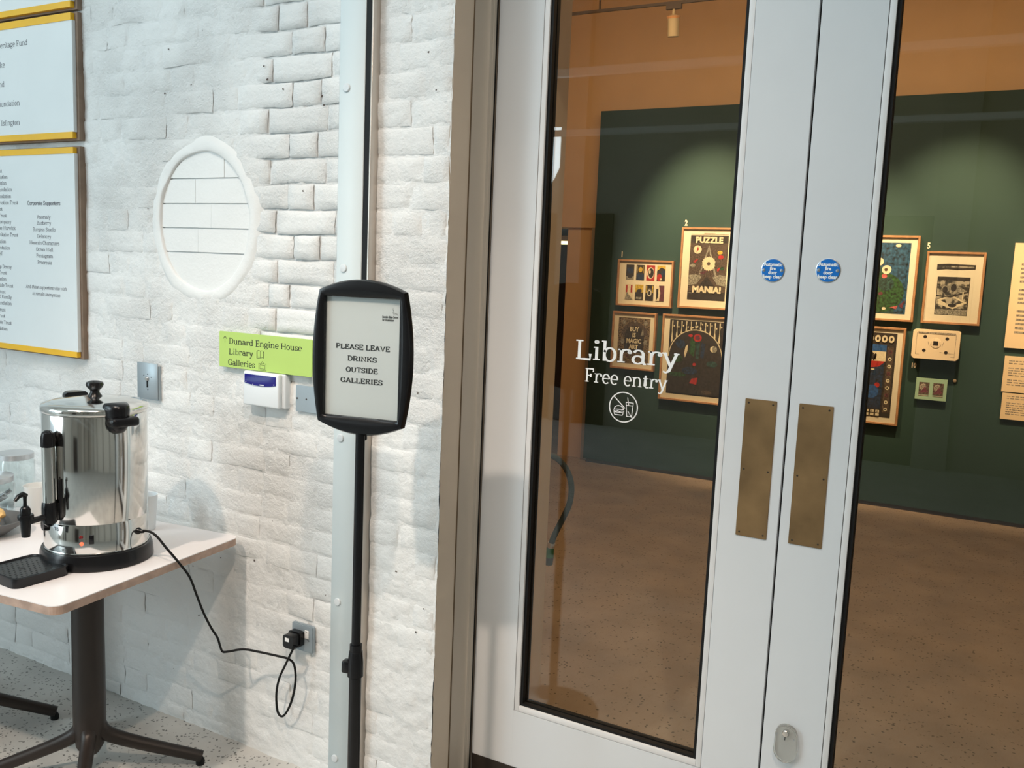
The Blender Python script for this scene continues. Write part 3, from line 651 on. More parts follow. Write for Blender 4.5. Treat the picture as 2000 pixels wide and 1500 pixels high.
# ------------------------------------------------------------------ white strip with caps, wall plates
t = thing('guard_strip', 'tall white lacquered strip with round grey caps fixed on the brick wall', 'wall strip', (-1.66, 0, 0))
box('strip_panel', -.0465, .0425, -.034, .006, 0, 2.78, M['stripm'], t, .0015, 1)
box('brush_seal', .0425, .0625, -.031, .004, 0, 2.78, M['blackmatte'], t)
box('aluminium_edge', .0625, .0685, -.034, .004, 0, 2.78, M['alu'], t, .0008, 1)
for z in (.099, .595, 1.091, 1.581, 2.077, 2.57): lathe('screw_cap', [(.0118, 0), (.0118, .0025), (.010, .0042), (.0001, .0048)], M['cap'], t, 24, facing(-.0195, -.034, z))

t = thing('key_switch_plate', 'steel key switch plate on the wall above the steel urn', 'key switch', (-2.531, -.012, 1.174))
box('backing_box', -.045, .053, 0, .02, -.063, .052, M['greyplate'], t)
box('face_plate', -.051, .050, -.004, 0, -.060, .061, M['greyplate'], t, .001, 1)
lathe('key_cylinder', [(.0075, 0), (.0075, .004), (.006, .006), (.0001, .006)], M['steel'], t, 20, facing(0, -.004, .008))
box('key_slot', -.0035, .0035, -.0052, -.004, -.022, .000, M['blackmatte'], t, .0005, 1)
for x, z in ((-.017, .018), (.019, .014), (0, .023), (.002, -.029)): lathe('pin_mark', [(.0016, 0), (.0014, .001), (.0001, .001)], M['blackmatte'], t, 8, facing(x, -.004, z))

t = thing('blank_plate', 'grey blank metal plate partly behind the black framed sign', 'wall plate', (-1.83, -.006, 1.186))
prism('face_plate', rrect(-.045, .045, -.040, .040, .006, 3), -.006, .002, M['greyplate'], t, .0015)
for x in (-.038, -.002, .038): lathe('screw', [(.0028, 0), (.0026, .001), (.0001, .0012)], M['kick'], t, 10, facing(x, -.006, .000))

t = thing('socket_outlet', 'brushed steel single switched socket low on the white brick wall', 'socket', (-1.835, -.004, .438))
prism('face_plate', rrect(-.0435, .0435, -.0435, .0435, .007, 4), -.010, .004, M['greyplate'], t, .003)
sw = box('rocker_switch', .012, .0275, -.0135, -.009, .002, .028, M['ceramic'], t, .0015, 2)
box('red_mark', .017, .0225, -.0142, -.0134, .024, .026, M['kick'], t)
lathe('screw', [(.0022, 0), (.002, .001), (.0001, .001)], M['steel2'], t, 10, facing(.026, -.010, -.004))

# ------------------------------------------------------------------ green direction sign
t = thing('direction_sign', 'lime green sign reading Dunard Engine House Library Galleries with arrow', 'sign', (0, 0, 0))
prism('sign_panel', rrect(-2.186, -1.803, 1.2555, 1.3675, .004, 3), -.022, -.018, M['lime'], t, .0006)
box('sign_mount', -2.10, -1.88, -.018, .0, 1.29, 1.34, M['lime'], t)
bm = bmesh.new(); y = -.0223
letters(bm, 'Dunard Engine House', -2.1435, 1.3305, .0178, y, fit=.301, thick=1.0, thin=.55)
letters(bm, 'Library', -2.1435, 1.2975, .0178, y, fit=.104, thick=1.0, thin=.55)
letters(bm, 'Galleries', -2.1475, 1.2635, .0178, y, fit=.116, thick=1.0, thin=.55)
strokes(bm, [[(-2.1605, 1.3325), (-2.1605, 1.352)], [(-2.1685, 1.3445), (-2.1605, 1.3525), (-2.1525, 1.3445)]], y, .0017)
x, z = -2.010, 1.3065   # open book
strokes(bm, [[(x, z-.009), (x, z+.011)], [(x, z-.009), (x-.006, z-.0075), (x-.0125, z-.009), (x-.0125, z+.011), (x-.006, z+.0125), (x, z+.011), (x+.006, z+.0125), (x+.0125, z+.011), (x+.0125, z-.009), (x+.006, z-.0075), (x, z-.009)],
             [(x-.0125, z+.008), (x-.015, z+.008), (x-.015, z-.0115), (x+.015, z-.0115), (x+.015, z+.008), (x+.0125, z+.008)]], y, .0011)
x, z = -2.001, 1.270     # hanging picture
strokes(bm, [[(x-.015, z-.011), (x+.015, z-.011), (x+.015, z+.009), (x-.015, z+.009), (x-.015, z-.011)], [(x-.010, z-.007), (x+.010, z-.007), (x+.010, z+.005), (x-.010, z+.005), (x-.010, z-.007)], [(x-.007, z+.009), (x, z+.016), (x+.007, z+.009)]], y, .0011)
finflat(bm, 'lettering', M['ink'], t)

# ------------------------------------------------------------------ alarm keypad
t = thing('alarm_keypad', 'white alarm keypad with dark blue display below the green sign', 'keypad', (-1.985, 0, 1.2))
bm = bmesh.new(); addbox(bm, -.077, .081, -.026, .002, -.052, .054, .005, 3); fin(bm, 'housing', M['keypadm'], t, True, 60)
bm = bmesh.new(); addbox(bm, -.077, .070, -.042, -.024, -.051, .055, .006, 3); fin(bm, 'front_cover', M['keypadm'], t, True, 60)
win = [(-.069, .046), (-.069, .019)]+[(-.069+.128*k/8, .019-.006*math.sin(PI*k/8)) for k in range(1, 8)]+[(.059, .019), (.059, .046)]
p = prism('display', win, -.0445, -.040, M['screen'], t, .0008)
for x, z in ((-.033, .0165), (.053, .022), (-.062, .0215)): lathe('indicator', [(.0014, .0), (.0012, .001), (.0001, .001)], M['print'], p, 8, facing(x, -.0445, z))
bm = bmesh.new(); letters(bm, 'ooooo', -.005, .0150, .0042, -.0448, fit=.018, thick=2, thin=1.4); finflat(bm, 'lettering', M['print'], p)

# ------------------------------------------------------------------ supporters' boards
def sboard(label, z0, z1, zb, zt, xb=0):
    t = thing('donor_board', label, 'board', (0, 0, 0), group="supporters' boards on the brick wall")
    XR = -2.868+xb
    box('backing_board', -4.1, XR+.012, -.021, .006, zb-.006, zt+.004, M['brownback'], t)
    box('white_panel', -4.1, XR, -.034, -.021, z0, z1, M['board'], t)
    box('yellow_rail', -4.1, XR-.004, -.036, -.021, z1, zt, M['yellow'], t); box('yellow_rail', -4.1, XR-.004, -.036, -.021, zb, z0, M['yellow'], t)
    return t
t1 = sboard('topmost white board with yellow edge, mostly cut off by the picture top', 2.43, 3.0, 2.410, 3.02)
t2 = sboard('upper white board with yellow edges reading Heritage Fund', 2.001, 2.368, 1.980, 2.392)
t3 = sboard('tall white board with yellow edges listing Corporate Supporters', 1.245, 1.929, 1.225, 1.950)
bm = bmesh.new(); y = -.0343
for s, xr, z in (('Heritage Fund', -3.112, 2.306), ('Quentin Blake', -3.247, 2.239), ('Fund', -3.253, 2.172), ('Foundation', -3.165, 2.103), ('of Islington', -3.168, 2.036)):
    letters(bm, s, xr, z, .0185, y, align='r', thick=1.0, thin=.55)
finflat(bm, 'lettering', M['greyink'], t2)
bm = bmesh.new()
letters(bm, 'Corporate Supporters', -3.043, 1.754, .0135, y, fit=.187, align='c', thick=1.6, thin=.8)
for s, z in (('Anomaly', 1.706), ('Burberry', 1.685), ('Burgess Studio', 1.662), ('Delancey', 1.638), ('Moomin Characters', 1.615), ('Ocean Wall', 1.592), ('Pentagram', 1.569), ('Procreate', 1.546)):
    letters(bm, s, -3.044, z, .0128, y, align='c', thick=1.1, thin=.6)
for s, z in (('And those supporters who wish', 1.457), ('to remain anonymous', 1.433)): letters(bm, s, -3.041, z, .0125, y, align='c', fit=.235 if z > 1.45 else .16, thick=1.1, thin=.6, shear=.2)
for s, xr, z in (('st', -3.283, 1.870), ('Foundation', -3.250, 1.848), ('Foundation', -3.257, 1.826), ('Foundation', -3.225, 1.803), ('Foundation', -3.232, 1.779), ('Conservation Trust', -3.193, 1.756), ('Trust', -3.287, 1.733), ('Trust', -3.263, 1.709), ('Company', -3.236, 1.687), ('ne Warwick', -3.210, 1.664), ('Charitable Trust', -3.198, 1.640), ('Foundation', -3.271, 1.615), ('Foundation', -3.247, 1.592), ('eff', -3.295, 1.570),
                 ('ip Denny', -3.241, 1.523), ('Trust', -3.273, 1.500), ('dation', -3.275, 1.477), ('able Trust', -3.235, 1.454), ('Trust', -3.283, 1.430), ('ed Family', -3.246, 1.411), ('Foundation', -3.247, 1.388), ('Trust', -3.286, 1.363), ('Trust', -3.291, 1.340), ('able Trust', -3.251, 1.316), ('dation', -3.277, 1.292)):
    letters(bm, s, xr, z, .0128, y, align='r', thick=1.1, thin=.6)
finflat(bm, 'lettering', M['greyink'], t3)

# ------------------------------------------------------------------ sign stand
t = thing('sign_stand', 'black floor stand holding a framed notice about drinks', 'sign stand', (-1.350, -.357, 0), math.radians(10))
zc = 1.374
def outer(k, n):          # k along four edges, n per edge
    e, s = divmod(k, n); s = s/n; cw, ch, sw_, th = .1125, .1600, .131, .186
    if e == 0: a = 2*s-1; return (a*cw, ch+(th-ch)*(1-a*a))
    if e == 1: a = 1-2*s; return (cw+(sw_-cw)*(1-a*a), a*ch)
    if e == 2: a = 1-2*s; return (a*cw, -ch-(th-ch)*(1-a*a))
    a = 2*s-1; return (-cw-(sw_-cw)*(1-a*a), a*ch)
def inner(k, n, dx=0):
    e, s = divmod(k, n); s = s/n; a, b = .100+dx, .1435+dx
    if e == 0: return ((2*s-1)*a, b)
    if e == 1: return (a, (1-2*s)*b)
    if e == 2: return ((1-2*s)*a, -b)
    return (-a, (2*s-1)*b)
bm = bmesh.new(); n = 14; rings = []
for tt, y in ((1, .010), (1, -.004), (.90, -.011), (.45, -.013), (.12, -.010), (0, -.006), (0, .006)):
    ring = []
    for k in range(4*n):
        o_, i_ = outer(k, n), inner(k, n); ring.append(bm.verts.new((i_[0]+(o_[0]-i_[0])*tt, y, zc+i_[1]+(o_[1]-i_[1])*tt)))
    rings.append(ring)
rings.append(rings[0])
for a, b in zip(rings, rings[1:]):
    for k in range(4*n): bm.faces.new((a[k], a[(k+1) % (4*n)], b[(k+1) % (4*n)], b[k]))
fin(bm, 'sign_frame', M['black'], t, True, 45)
bm = bmesh.new(); addprism(bm, [(outer(k, n)[0]*.97, zc+outer(k, n)[1]*.97) for k in range(4*n)], .006, .012); fin(bm, 'back_panel', M['black'], t)
po = box('poster', -.1005, .1005, .0035, .0045, zc-.144, zc+.1435, M['paper'], t)
bm = bmesh.new(); y = .0030
for s, wd, z, xc in (('PLEASE LEAVE', .145, .0195, .000), ('DRINKS', .079, -.0085, -.001), ('OUTSIDE', .086, -.0355, -.0015), ('GALLERIES', .114, -.0615, -.0018)):
    letters(bm, s, xc, zc+z, .0112, y, fit=wd, align='c', thick=1.55, thin=.85)
letters(bm, 'Quentin Blake Centre', .050, zc+.0985, .0052, y, fit=.041, thick=1.7, thin=1.0); letters(bm, 'for Illustration', .050, zc+.0915, .0052, y, fit=.031, thick=1.7, thin=1.0)
strokes(bm, [[(.078, zc+.122), (.0775, zc+.118), (.080, zc+.116), (.0795, zc+.112), (.084, zc+.110), (.088, zc+.107)], [(.0765, zc+.113), (.079, zc+.109), (.083, zc+.1065)], [(.086, zc+.111), (.090, zc+.108), (.091, zc+.105)]], y, .0006)
finflat(bm, 'lettering', M['ink'], po)
box('clear_cover', -.1, .1, .0005, .0015, zc-.1435, zc+.1433, M['clear'], t)
lathe('upper_pole', [(.0115, .64), (.0115, zc-.17)], M['black'], t, 20); lathe('lower_pole', [(.0155, .02), (.0155, .66)], M['black'], t, 20)
lathe('height_clamp', [(.016, .575), (.020, .578), (.0195, .615), (.017, .642), (.012, .645)], M['black'], t, 20)
bm = bmesh.new(); addbox(bm, -.035, -.014, -.012, .012, .583, .615, .005, 2); fin(bm, 'clamp_knob', M['black'], t, True)
box('neck_bracket', -.0115, .0115, .004, .016, zc-.20, zc-.12, M['black'], t, .003)
lathe('base', [(.17, 0), (.17, .006), (.165, .012), (.03, .022), (.018, .03)], M['black'], t, 40)

# ------------------------------------------------------------------ table
TH = math.radians(6.6)
t = thing('cafe_table', 'pale laminate table with plywood edge and dark spider legs', 'table', (-2.085, -.030, 0), TH)
def topprism(x0, x1, y0, y1, z0, z1, rad, n=6):
    bm = bmesh.new(); pts = rrect(x0, x1, y0, y1, rad, n); a = [bm.verts.new((x, y, z0)) for x, y in pts]; b = [bm.verts.new((x, y, z1)) for x, y in pts]
    bm.faces.new(a); bm.faces.new(b); L = len(a)
    for k in range(L): bm.faces.new((a[k], a[(k+1) % L], b[(k+1) % L], b[k]))
    return bm
bm = topprism(-2.0, 0, -.690, .0, .696, .7175, .03); fin(bm, 'plywood_edge', M['plyedge'], t)
bm = topprism(-2.0, 0, -.690, .0, .7175, .720, .03); fin(bm, 'laminate_top', M['tabletop'], t)
def pedestal(px, py):
    inv = t
    # column in world coordinates relative to the table empty
    rel = lambda p: Matrix.Rotation(-TH, 3, 'Z') @ (Vector(p)-Vector((-2.085, -.030, 0)))
    bm = bmesh.new(); path = [rel((px, py, z)) for z in (.696, .45, .25, .17, .10, .075)]; addtube(bm, path, [.046, .046, .047, .047, .040, .026], 20)
    fin(bm, 'column', M['bronze'], t, True, 60)
    for k, (dx, dy) in enumerate(((.235, .225), (-.235, .205), (.235, -.215), (-.235, -.215))):
        L = []; 
        for s, z in ((0, .235), (.07, .165), (.16, .128), (.45, .088), (1, .026)): L.append(rel((px+dx*s, py+dy*s, z)))
        bm = bmesh.new(); P = smoothpath(L, 4); addtube(bm, P, [.027-.009*i/(len(P)-1) for i in range(len(P))], 12)
        lg = fin(bm, 'leg', M['bronze'], t, True, 60)
        q = rel((px+dx*.985, py+dy*.985, 0)); lathe('foot_pad', [(.013, 0), (.014, .012), (.010, .022)], M['blackmatte'], lg, 14, Matrix.Translation(q))
    q = rel((px, py, 0)); box('mounting_plate', q.x-.12, q.x+.12, q.y-.12, q.y+.12, .688, .6958, M['bronze'], t)
pedestal(-2.352, -.382); pedestal(-2.98, -.455)

# ------------------------------------------------------------------ hot water urn
ax, ay, tz = -2.266, -.407, .720
t = thing('water_urn', 'polished steel hot water urn with black tap on the table', 'urn', (ax, ay, tz))
lathe('base_ring', [(.149, 0), (.152, .004), (.150, .034), (.146, .044), (.138, .046)], M['black'], t, 64)
bd = lathe('body', [(.1375, .044), (.1385, .050), (.1385, .126), (.1365, .129), (.1365, .131), (.1380, .134), (.1380, .430), (.136, .433)], M['steel'], t, 96, ang=60)
lathe('lower_rim', [(.1395, .046), (.1400, .0485), (.1385, .051)], M['steel'], t, 64)
ld = lathe('lid', [(.139, .432), (.1415, .436), (.1415, .446), (.138, .452), (.11, .461), (.03, .470), (.0001, .471)], M['steel'], t, 96, ang=60)
lathe('lid_knob', [(.021, .468), (.0185, .473), (.0125, .482), (.0125, .488), (.021, .497), (.024, .504), (.022, .511), (.012, .515), (.0001, .516)], M['black'], ld, 32)
def AZ(a): return Matrix.Rotation(math.radians(a), 4, 'Z')
def atbox(name, a, r0, r1, w_, z0, z1, material, parent, bev=.004, seg=2):
    bm = bmesh.new(); addbox(bm, r0, r1, -w_/2, w_/2, z0, z1, bev, seg); bmesh.ops.transform(bm, matrix=AZ(a), verts=bm.verts); return fin(bm, name, material, parent, True, 50)
def handle(a):
    # mounting shell narrowing downward, with a cap and a projecting grip
    bm = bmesh.new()
    secs = [(.386, .016, .012), (.392, .024, .020), (.405, .030, .028), (.430, .033, .034), (.452, .034, .036), (.462, .033, .034), (.468, .027, .026)]
    rings = []
    for z, hw, dp in secs:
        ring = []
        for s in range(9):
            q = -1+2*s/8; ring.append(bm.verts.new(AZ(a) @ Vector((.133+dp*(1-abs(q)**3)+.004, hw*q, z))))
        ring += [bm.verts.new(AZ(a) @ Vector((.120, hw*q, z))) for q in (1, -1)]
        rings.append(ring)
    for A_, B_ in zip(rings, rings[1:]):
        for k in range(len(A_)): bm.faces.new((A_[k], A_[(k+1) % len(A_)], B_[(k+1) % len(B_)], B_[k]))
    bm.faces.new(rings[0]); bm.faces.new(rings[-1])
    h = fin(bm, 'handle', M['black'], t, True, 50)
    h_ = atbox('grip', a+2, .136, .180, .078, .406, .432, M['black'], h, .009, 3)
    return h
handle(-12); handle(168)
# sight tube and tap at the front
FA = -84
p = AZ(FA) @ Vector((.158, 0, 0))
tb = lathe('sight_tube', [(.0165, .17), (.0165, .375)], M['steel'], t, 28, Matrix.Translation((p.x, p.y, 0)))
lathe('tube_cap', [(.0168, .350), (.0185, .352), (.0185, .375), (.015, .389), (.008, .395), (.0001, .396)], M['black'], tb, 28, Matrix.Translation((p.x, p.y, 0)))
lathe('tube_foot', [(.0001, .128), (.008, .130), (.018, .140), (.020, .155), (.020, .180), (.0185, .195), (.0165, .198)], M['black'], tb, 28, Matrix.Translation((p.x, p.y, 0)))
atbox('tube_bracket', FA, .130, .150, .018, .14, .19, M['black'], tb); atbox('tube_bracket', FA+8, .136, .144, .006, .15, .26, M['black'], tb, .002); atbox('tube_bracket', FA, .130, .150, .014, .356, .372, M['black'], tb)
bm = bmesh.new(); addtube(bm, [AZ(FA) @ Vector((x, 0, .158)) for x in (.165, .19, .222)], [.0095, .008, .009], 14); arm = fin(bm, 'tap_arm', M['black'], t, True)
q = AZ(FA) @ Vector((.232, 0, 0)); T4 = Matrix.Translation((q.x, q.y, 0))
lathe('tap_body', [(.0085, .118), (.0105, .119), (.0145, .165), (.0200, .166), (.0205, .176), (.019, .180), (.0130, .181), (.0130, .194), (.009, .201), (.006, .203), (.0001, .203)], M['black'], arm, 24, T4)
bm = bmesh.new(); addtube(bm, [Vector((q.x, q.y, z)) for z in (.198, .215, .232)], [.0055, .0045, .0055], 10); addtube(bm, [AZ(FA) @ Vector((x, 0, z)) for x, z in ((.228, .230), (.238, .236), (.252, .232), (.262, .222))], [.006, .007, .006, .004], 10)
fin(bm, 'tap_lever', M['black'], arm, True)
bm = bmesh.new()
DA = -62
def onbody(a, z, rr=.1388): v = AZ(a) @ Vector((rr, 0, z)); return v
for a, z, mk in ((-53, .0985, 'redlamp'), (-52.5, .0795, 'redlit')):
    M4 = AZ(a) @ Matrix.Translation((.1375, 0, z)) @ Matrix.Rotation(PI/2, 4, 'Y'); lathe('indicator_lamp', [(.0055, 0), (.0052, .003), (.003, .0045), (.0001, .005)], M[mk], t, 18, M4)
atbox('power_switch', -42, .134, .1410, .0125, .078, .104, M['black'], t, .0012)
M4 = AZ(-105) @ Matrix.Translation((.136, 0, .118)) @ Matrix.Rotation(PI/2, 4, 'Y'); lathe('thermostat_dial', [(.0165, 0), (.0165, .004), (.014, .012), (.0001, .013)], M['black'], t, 26, M4)
lt = sans('TIS', .014, M['ink'], t, (0, 0, 0), 'lettering'); lt.matrix_local = AZ(-83) @ Matrix.Translation((.1392, 0, .112)) @ Matrix.Rotation(PI/2, 4, 'Z')
lt['label'] = 'small dark maker lettering'
M4 = AZ(14) @ Matrix.Translation((.1375, 0, .092)) @ Matrix.Rotation(PI/2, 4, 'Y'); lathe('cord_gland', [(.010, 0), (.010, .004), (.006, .010), (.0045, .020)], M['black'], t, 18, M4)
# drip tray
bm = bmesh.new(); pts = rrect(.135, .292, -.0825, .0825, .022, 5)
a = [bm.verts.new((x, y, .0)) for x, y in pts]; b = [bm.verts.new((x*.99+.002, y*1.03, .026)) for x, y in pts]; c = [bm.verts.new((.2135+(x-.2135)*.95, y*.96, .0275)) for x, y in pts]; d = [bm.verts.new((.2135+(x-.2135)*.90, y*.92, .0235)) for x, y in pts]
L = len(a); bm.faces.new(a)
for A_, B_ in ((a, b), (b, c), (c, d)):
    for k in range(L): bm.faces.new((A_[k], A_[(k+1) % L], B_[(k+1) % L], B_[k]))
bm.faces.new(d); bmesh.ops.transform(bm, matrix=AZ(-92), verts=bm.verts); dt = fin(bm, 'drip_tray', M['black'], t, True, 35)
bm = bmesh.new()
for i in range(9):
    for j in range(9):
        x, y = .165+.0135*i+(.006 if j % 2 else 0), -.060+.015*j
        if math.hypot(x-.225, y) < .014 or x > .282: continue
        vsr = [bm.verts.new(AZ(-92) @ Vector((x+.0028*math.cos(2*PI*k/8), y+.0028*math.sin(2*PI*k/8), .0239))) for k in range(8)]; bm.faces.new(vsr)
vsr = [bm.verts.new(AZ(-92) @ Vector((.225+.009*math.cos(2*PI*k/16), .009*math.sin(2*PI*k/16), .0239))) for k in range(16)]; bm.faces.new(vsr)
fin(bm, 'drain_holes', M['ink'], dt)

# ------------------------------------------------------------------ power cord and plug

CORD = [(-2.128, -.370, .8125), (-2.102, -.360, .812), (-2.080, -.352, .800), (-2.055, -.338, .765), (-2.037, -.313, .722), (-2.040, -.270, .664), (-2.046, -.240, .601), (-2.045, -.215, .538), (-2.040, -.190, .483),
        (-2.039, -.165, .441), (-2.049, -.145, .404), (-2.054, -.130, .380), (-2.038, -.120, .381), (-1.997, -.100, .391), (-1.947, -.085, .390), (-1.887, -.070, .387), (-1.846, -.060, .383), (-1.828, -.055, .365),
        (-1.827, -.050, .313), (-1.844, -.045, .248), (-1.868, -.043, .198), (-1.890, -.042, .176), (-1.908, -.042, .190), (-1.912, -.043, .245), (-1.897, -.047, .301), (-1.864, -.056, .357), (-1.836, -.068, .397), (-1.818, -.070, .430)]
UO = Vector((ax, ay, tz)); cordo = tube('power_cord', [p-UO for p in smoothpath(CORD, 6)], .0036, M['blackmatte'], t, 8)
PO = Vector((-1.850, -.0145, .437))-UO
bm = bmesh.new(); pts = rrect(-.025, .025, -.024, .024, .010, 4); addprism(bm, pts, -.018, 0); addprism(bm, rrect(-.021, .021, -.021, .021, .010, 4), -.046, -.018)
addtube(bm, [Vector((.014, -.030, -.018)), Vector((.026, -.045, -.012)), Vector((.032, -.0555, -.007))], [.008, .006, .0045], 10)
fin(bm, 'plug', M['black'], cordo, True, 40).location = PO
box('plug_sticker', -.012, .004, -.0466, -.0459, .000, .012, M['print'], cordo).location = PO

# ------------------------------------------------------------------ things on the table
def jar(x, y, rr, h, label, fill):
    t = thing('glass_jar', label, 'jar', (x, y, .720), 0, 'glass jars behind the urn')
    lathe('jar_glass', [(.0001, .002), (rr*.93, .002), (rr, .010), (rr, h-.030), (rr*.93, h-.022), (rr*.93, h-.004), (rr*.90, h-.004), (rr*.90, h-.024), (rr*.96, h-.034), (rr*.96, .014), (rr*.9, .008), (.0001, .008)], M['clear'], t, 40)
    lathe('jar_lid', [(rr*.94, h-.020), (rr*.97, h-.019), (rr*.97, h-.002), (rr*.93, h), (.0001, h+.001)], M['lid'], t, 40)
    if fill:
        rnd = random.Random(3)
        for k in range(24):
            a = rnd.uniform(0, 6.28); q = rnd.uniform(.1, .72)*rr; a2 = a+rnd.uniform(-1.4, 1.4); tq = .82*rr
            P = [Vector((q*math.cos(a+2.6), q*math.sin(a+2.6), .012)), Vector((q*.3*math.cos(a), q*.3*math.sin(a), .05)), Vector((tq*math.cos(a2), tq*math.sin(a2), h*.6+rnd.uniform(-.01, .012)))]
            tube('teaspoon', smoothpath(P, 3), [.011, .009, .004, .003, .004, .006, .007][:7], M['spoon'], t, 6)
jar(-2.960, -.215, .060, .182, 'taller clear jar with silver lid, at the back of the table', False)
jar(-2.850, -.370, .071, .146, 'shorter clear jar with silver lid holding grey spoons', True)
def cup(x, y, rr, h, label, rim):
    t = thing('cup', label, 'cup', (x, y, .720))
    lathe('cup_wall', [(.0001, .001), (rr*.74, .001), (rr*.78, .004), (rr*.98, h-.004), (rr, h), (rr*.95, h), (rr*.92, h-.006), (rr*.72, .008), (.0001, .008)], rim, t, 36)
cup(-2.712, -.300, .041, .122, 'white cup left of the urn behind its black tap', M['ceramic'])
cup(-2.378, -.150, .037, .115, 'white cup mostly hidden behind the right side of the urn', M['keypadm'])
t = thing('wooden_caddy', 'small dark brown wooden caddy behind the white cup', 'box', (-2.815, -.165, .720))
bm = bmesh.new(); addbox(bm, -.035, .035, -.02, .02, 0, .01); addbox(bm, -.035, -.028, -.02, .02, .01, .115); addbox(bm, .028, .035, -.02, .02, .01, .115); addbox(bm, -.035, .035, -.02, .02, .105, .118); fin(bm, 'caddy_body', M['darkwood'], t)
t = thing('bowl', 'dark grey stoneware bowl of golden biscuits at the table left', 'bowl', (-2.695, -.470, .720))
lathe('bowl_wall', [(.0001, 0), (.045, 0), (.050, .004), (.088, .030), (.101, .047), (.104, .050), (.100, .051), (.086, .035), (.05, .010), (.0001, .007)], M['bowl'], t, 48)
rnd = random.Random(9)
for k in range(9):
    a = rnd.uniform(0, 6.28); q = rnd.uniform(0, .056); z = .747+.015*(k//4)
    bm = bmesh.new(); P = [Vector((-.032, 0, 0)), Vector((-.012, 0, .002)), Vector((.012, 0, .002)), Vector((.032, 0, 0))]; addtube(bm, smoothpath(P, 3), [.006, .0095, .0095, .011, .0095, .0105, .009, .0095, .0085, .006], 8)
    for v in bm.verts: v.co += Vector((1, 1, 1))*.0012*noise.noise(v.co*120+Vector((k, 0, 0)))
    o = fin(bm, 'biscuit', M['biscuit'], None, True, 60); o.location = (-2.695+q*math.cos(a), -.470+q*math.sin(a), z); o.rotation_euler = (0, rnd.uniform(-.1, .1), rnd.uniform(0, 3.1))
    tag(o, 'golden brown finger biscuit piled in the dark grey bowl', 'biscuit', 'biscuits in the grey bowl')

# ------------------------------------------------------------------ library: green partition, prints, labels
GY = 4.84
t = thing('display_partition', 'dark green painted partition wall hung with framed prints', 'partition', (-.1, GY, 0))
box('green_face', -3.0, 3.1, 0, .06, .03, 2.893, M['green'], t); box('plinth', -2.98, 3.08, .008, .06, 0, .03, M['kick'], t)
for s, x, z, h in (('1', -2.858, 1.732, .060), ('2', -2.335, 1.990, .060), ('5', -.590, 1.858, .055), ('10', -.612, 1.028, .045)):
    sans(s, h, M['mat'], t, (x+.1+.01, -.0015, z), 'wall_number', bold=.0022, sx=.75)
def art(name, w_, h_, shapes, parent, y=-.0020):
    """flat print: polygons in local mm-like units 0..1 laid one above the other"""
    mats = []; bm = bmesh.new(); yy = y
    for kind, args, mk in shapes:
        mm = M[mk] if isinstance(mk, str) else mk
        if mm not in mats: mats.append(mm)
        mi = mats.index(mm); yy -= .00012
        if kind == 'r': x0, x1, z0, z1 = args; P = [(x0, z0), (x1, z0), (x1, z1), (x0, z1)]
        elif kind == 'e':
            x, z, rx, rz = args[:4]; a0, a1 = (args[4], args[5]) if len(args) > 4 else (0, 360); P = arc(x, z, rx, rz, a0, a1, 24); 
            if a1-a0 >= 360: P = P[:-1]
        elif kind == 'star':
            x, z, r1, r2_, k_, asp = args; P = [(x+(r1 if i % 2 else r2_)*math.cos(PI*i/k_)*asp, z+(r1 if i % 2 else r2_)*math.sin(PI*i/k_)) for i in range(2*k_)]
        else: P = args
        try: fc = bm.faces.new([bm.verts.new(((px-.5)*w_, yy, (pz-.5)*h_)) for px, pz in P]); fc.material_index = mi
        except ValueError: pass
    bmesh.ops.triangulate(bm, faces=bm.faces)
    return finflat(bm, name, mats, parent)
def frame(x0, x1, z0, z1, label, ax0, ax1, az0, az1, shapes, deep=.04, group='framed prints on the green wall', mount='mat', bw=.015):
    """oak frame; outer box in world x,z; art rectangle in world x,z"""
    cx_, cz_ = (x0+x1)/2, (z0+z1)/2; t = thing('framed_print', label, 'framed print', (cx_, GY-.001, cz_), 0, group)
    W, H = (x1-x0)/2, (z1-z0)/2
    bm = bmesh.new()
    for a in ((-W, -W+bw, -H, H), (W-bw, W, -H, H), (-W+bw, W-bw, -H, -H+bw), (-W+bw, W-bw, H-bw, H)): addbox(bm, a[0], a[1], -deep, 0, a[2], a[3], .0015, 1)
    fin(bm, 'oak_frame', M['oak'], t, True, 30)
    box('mount', -W+bw-.002, W-bw+.002, -deep+.014, -.004, -H+bw-.002, H-bw+.002, M[mount], t)
    p = art('print', ax1-ax0, az1-az0, shapes, t, 0); p.location = ((ax0+ax1)/2-cx_, -deep+.0135, (az0+az1)/2-cz_)
    box('glazing', -W+bw-.001, W-bw+.001, -deep+.004, -deep+.006, -H+bw-.001, H-bw+.001, M['clear'], t)
    return t, p
K = lambda n, c, v=.3, vs=30: (col(n, c, .7, v, vs), n)[1]
K('pk', (.030, .022, .020), .7, 60); K('pbrown', (.09, .060, .045), .9, 110); K('pnavy', (.012, .030, .075), .9, 70); K('pteal', (.02, .060, .055), .95, 60); K('pgreen', (.02, .075, .022), .98, 60); K('pred', (.45, .022, .02), .3, 60)
K('pyellow', (.62, .42, .05), .4, 80); K('pcream', (.78, .68, .50), .15, 80); K('pblue', (.02, .10, .32), .4, 60); K('pgrey', (.28, .26, .22), .8, 120); K('plum', (.13, .03, .05), .5, 60); K('ppink', (.55, .12, .12), .4, 60); K('psky', (.02, .075, .15), .95, 45)
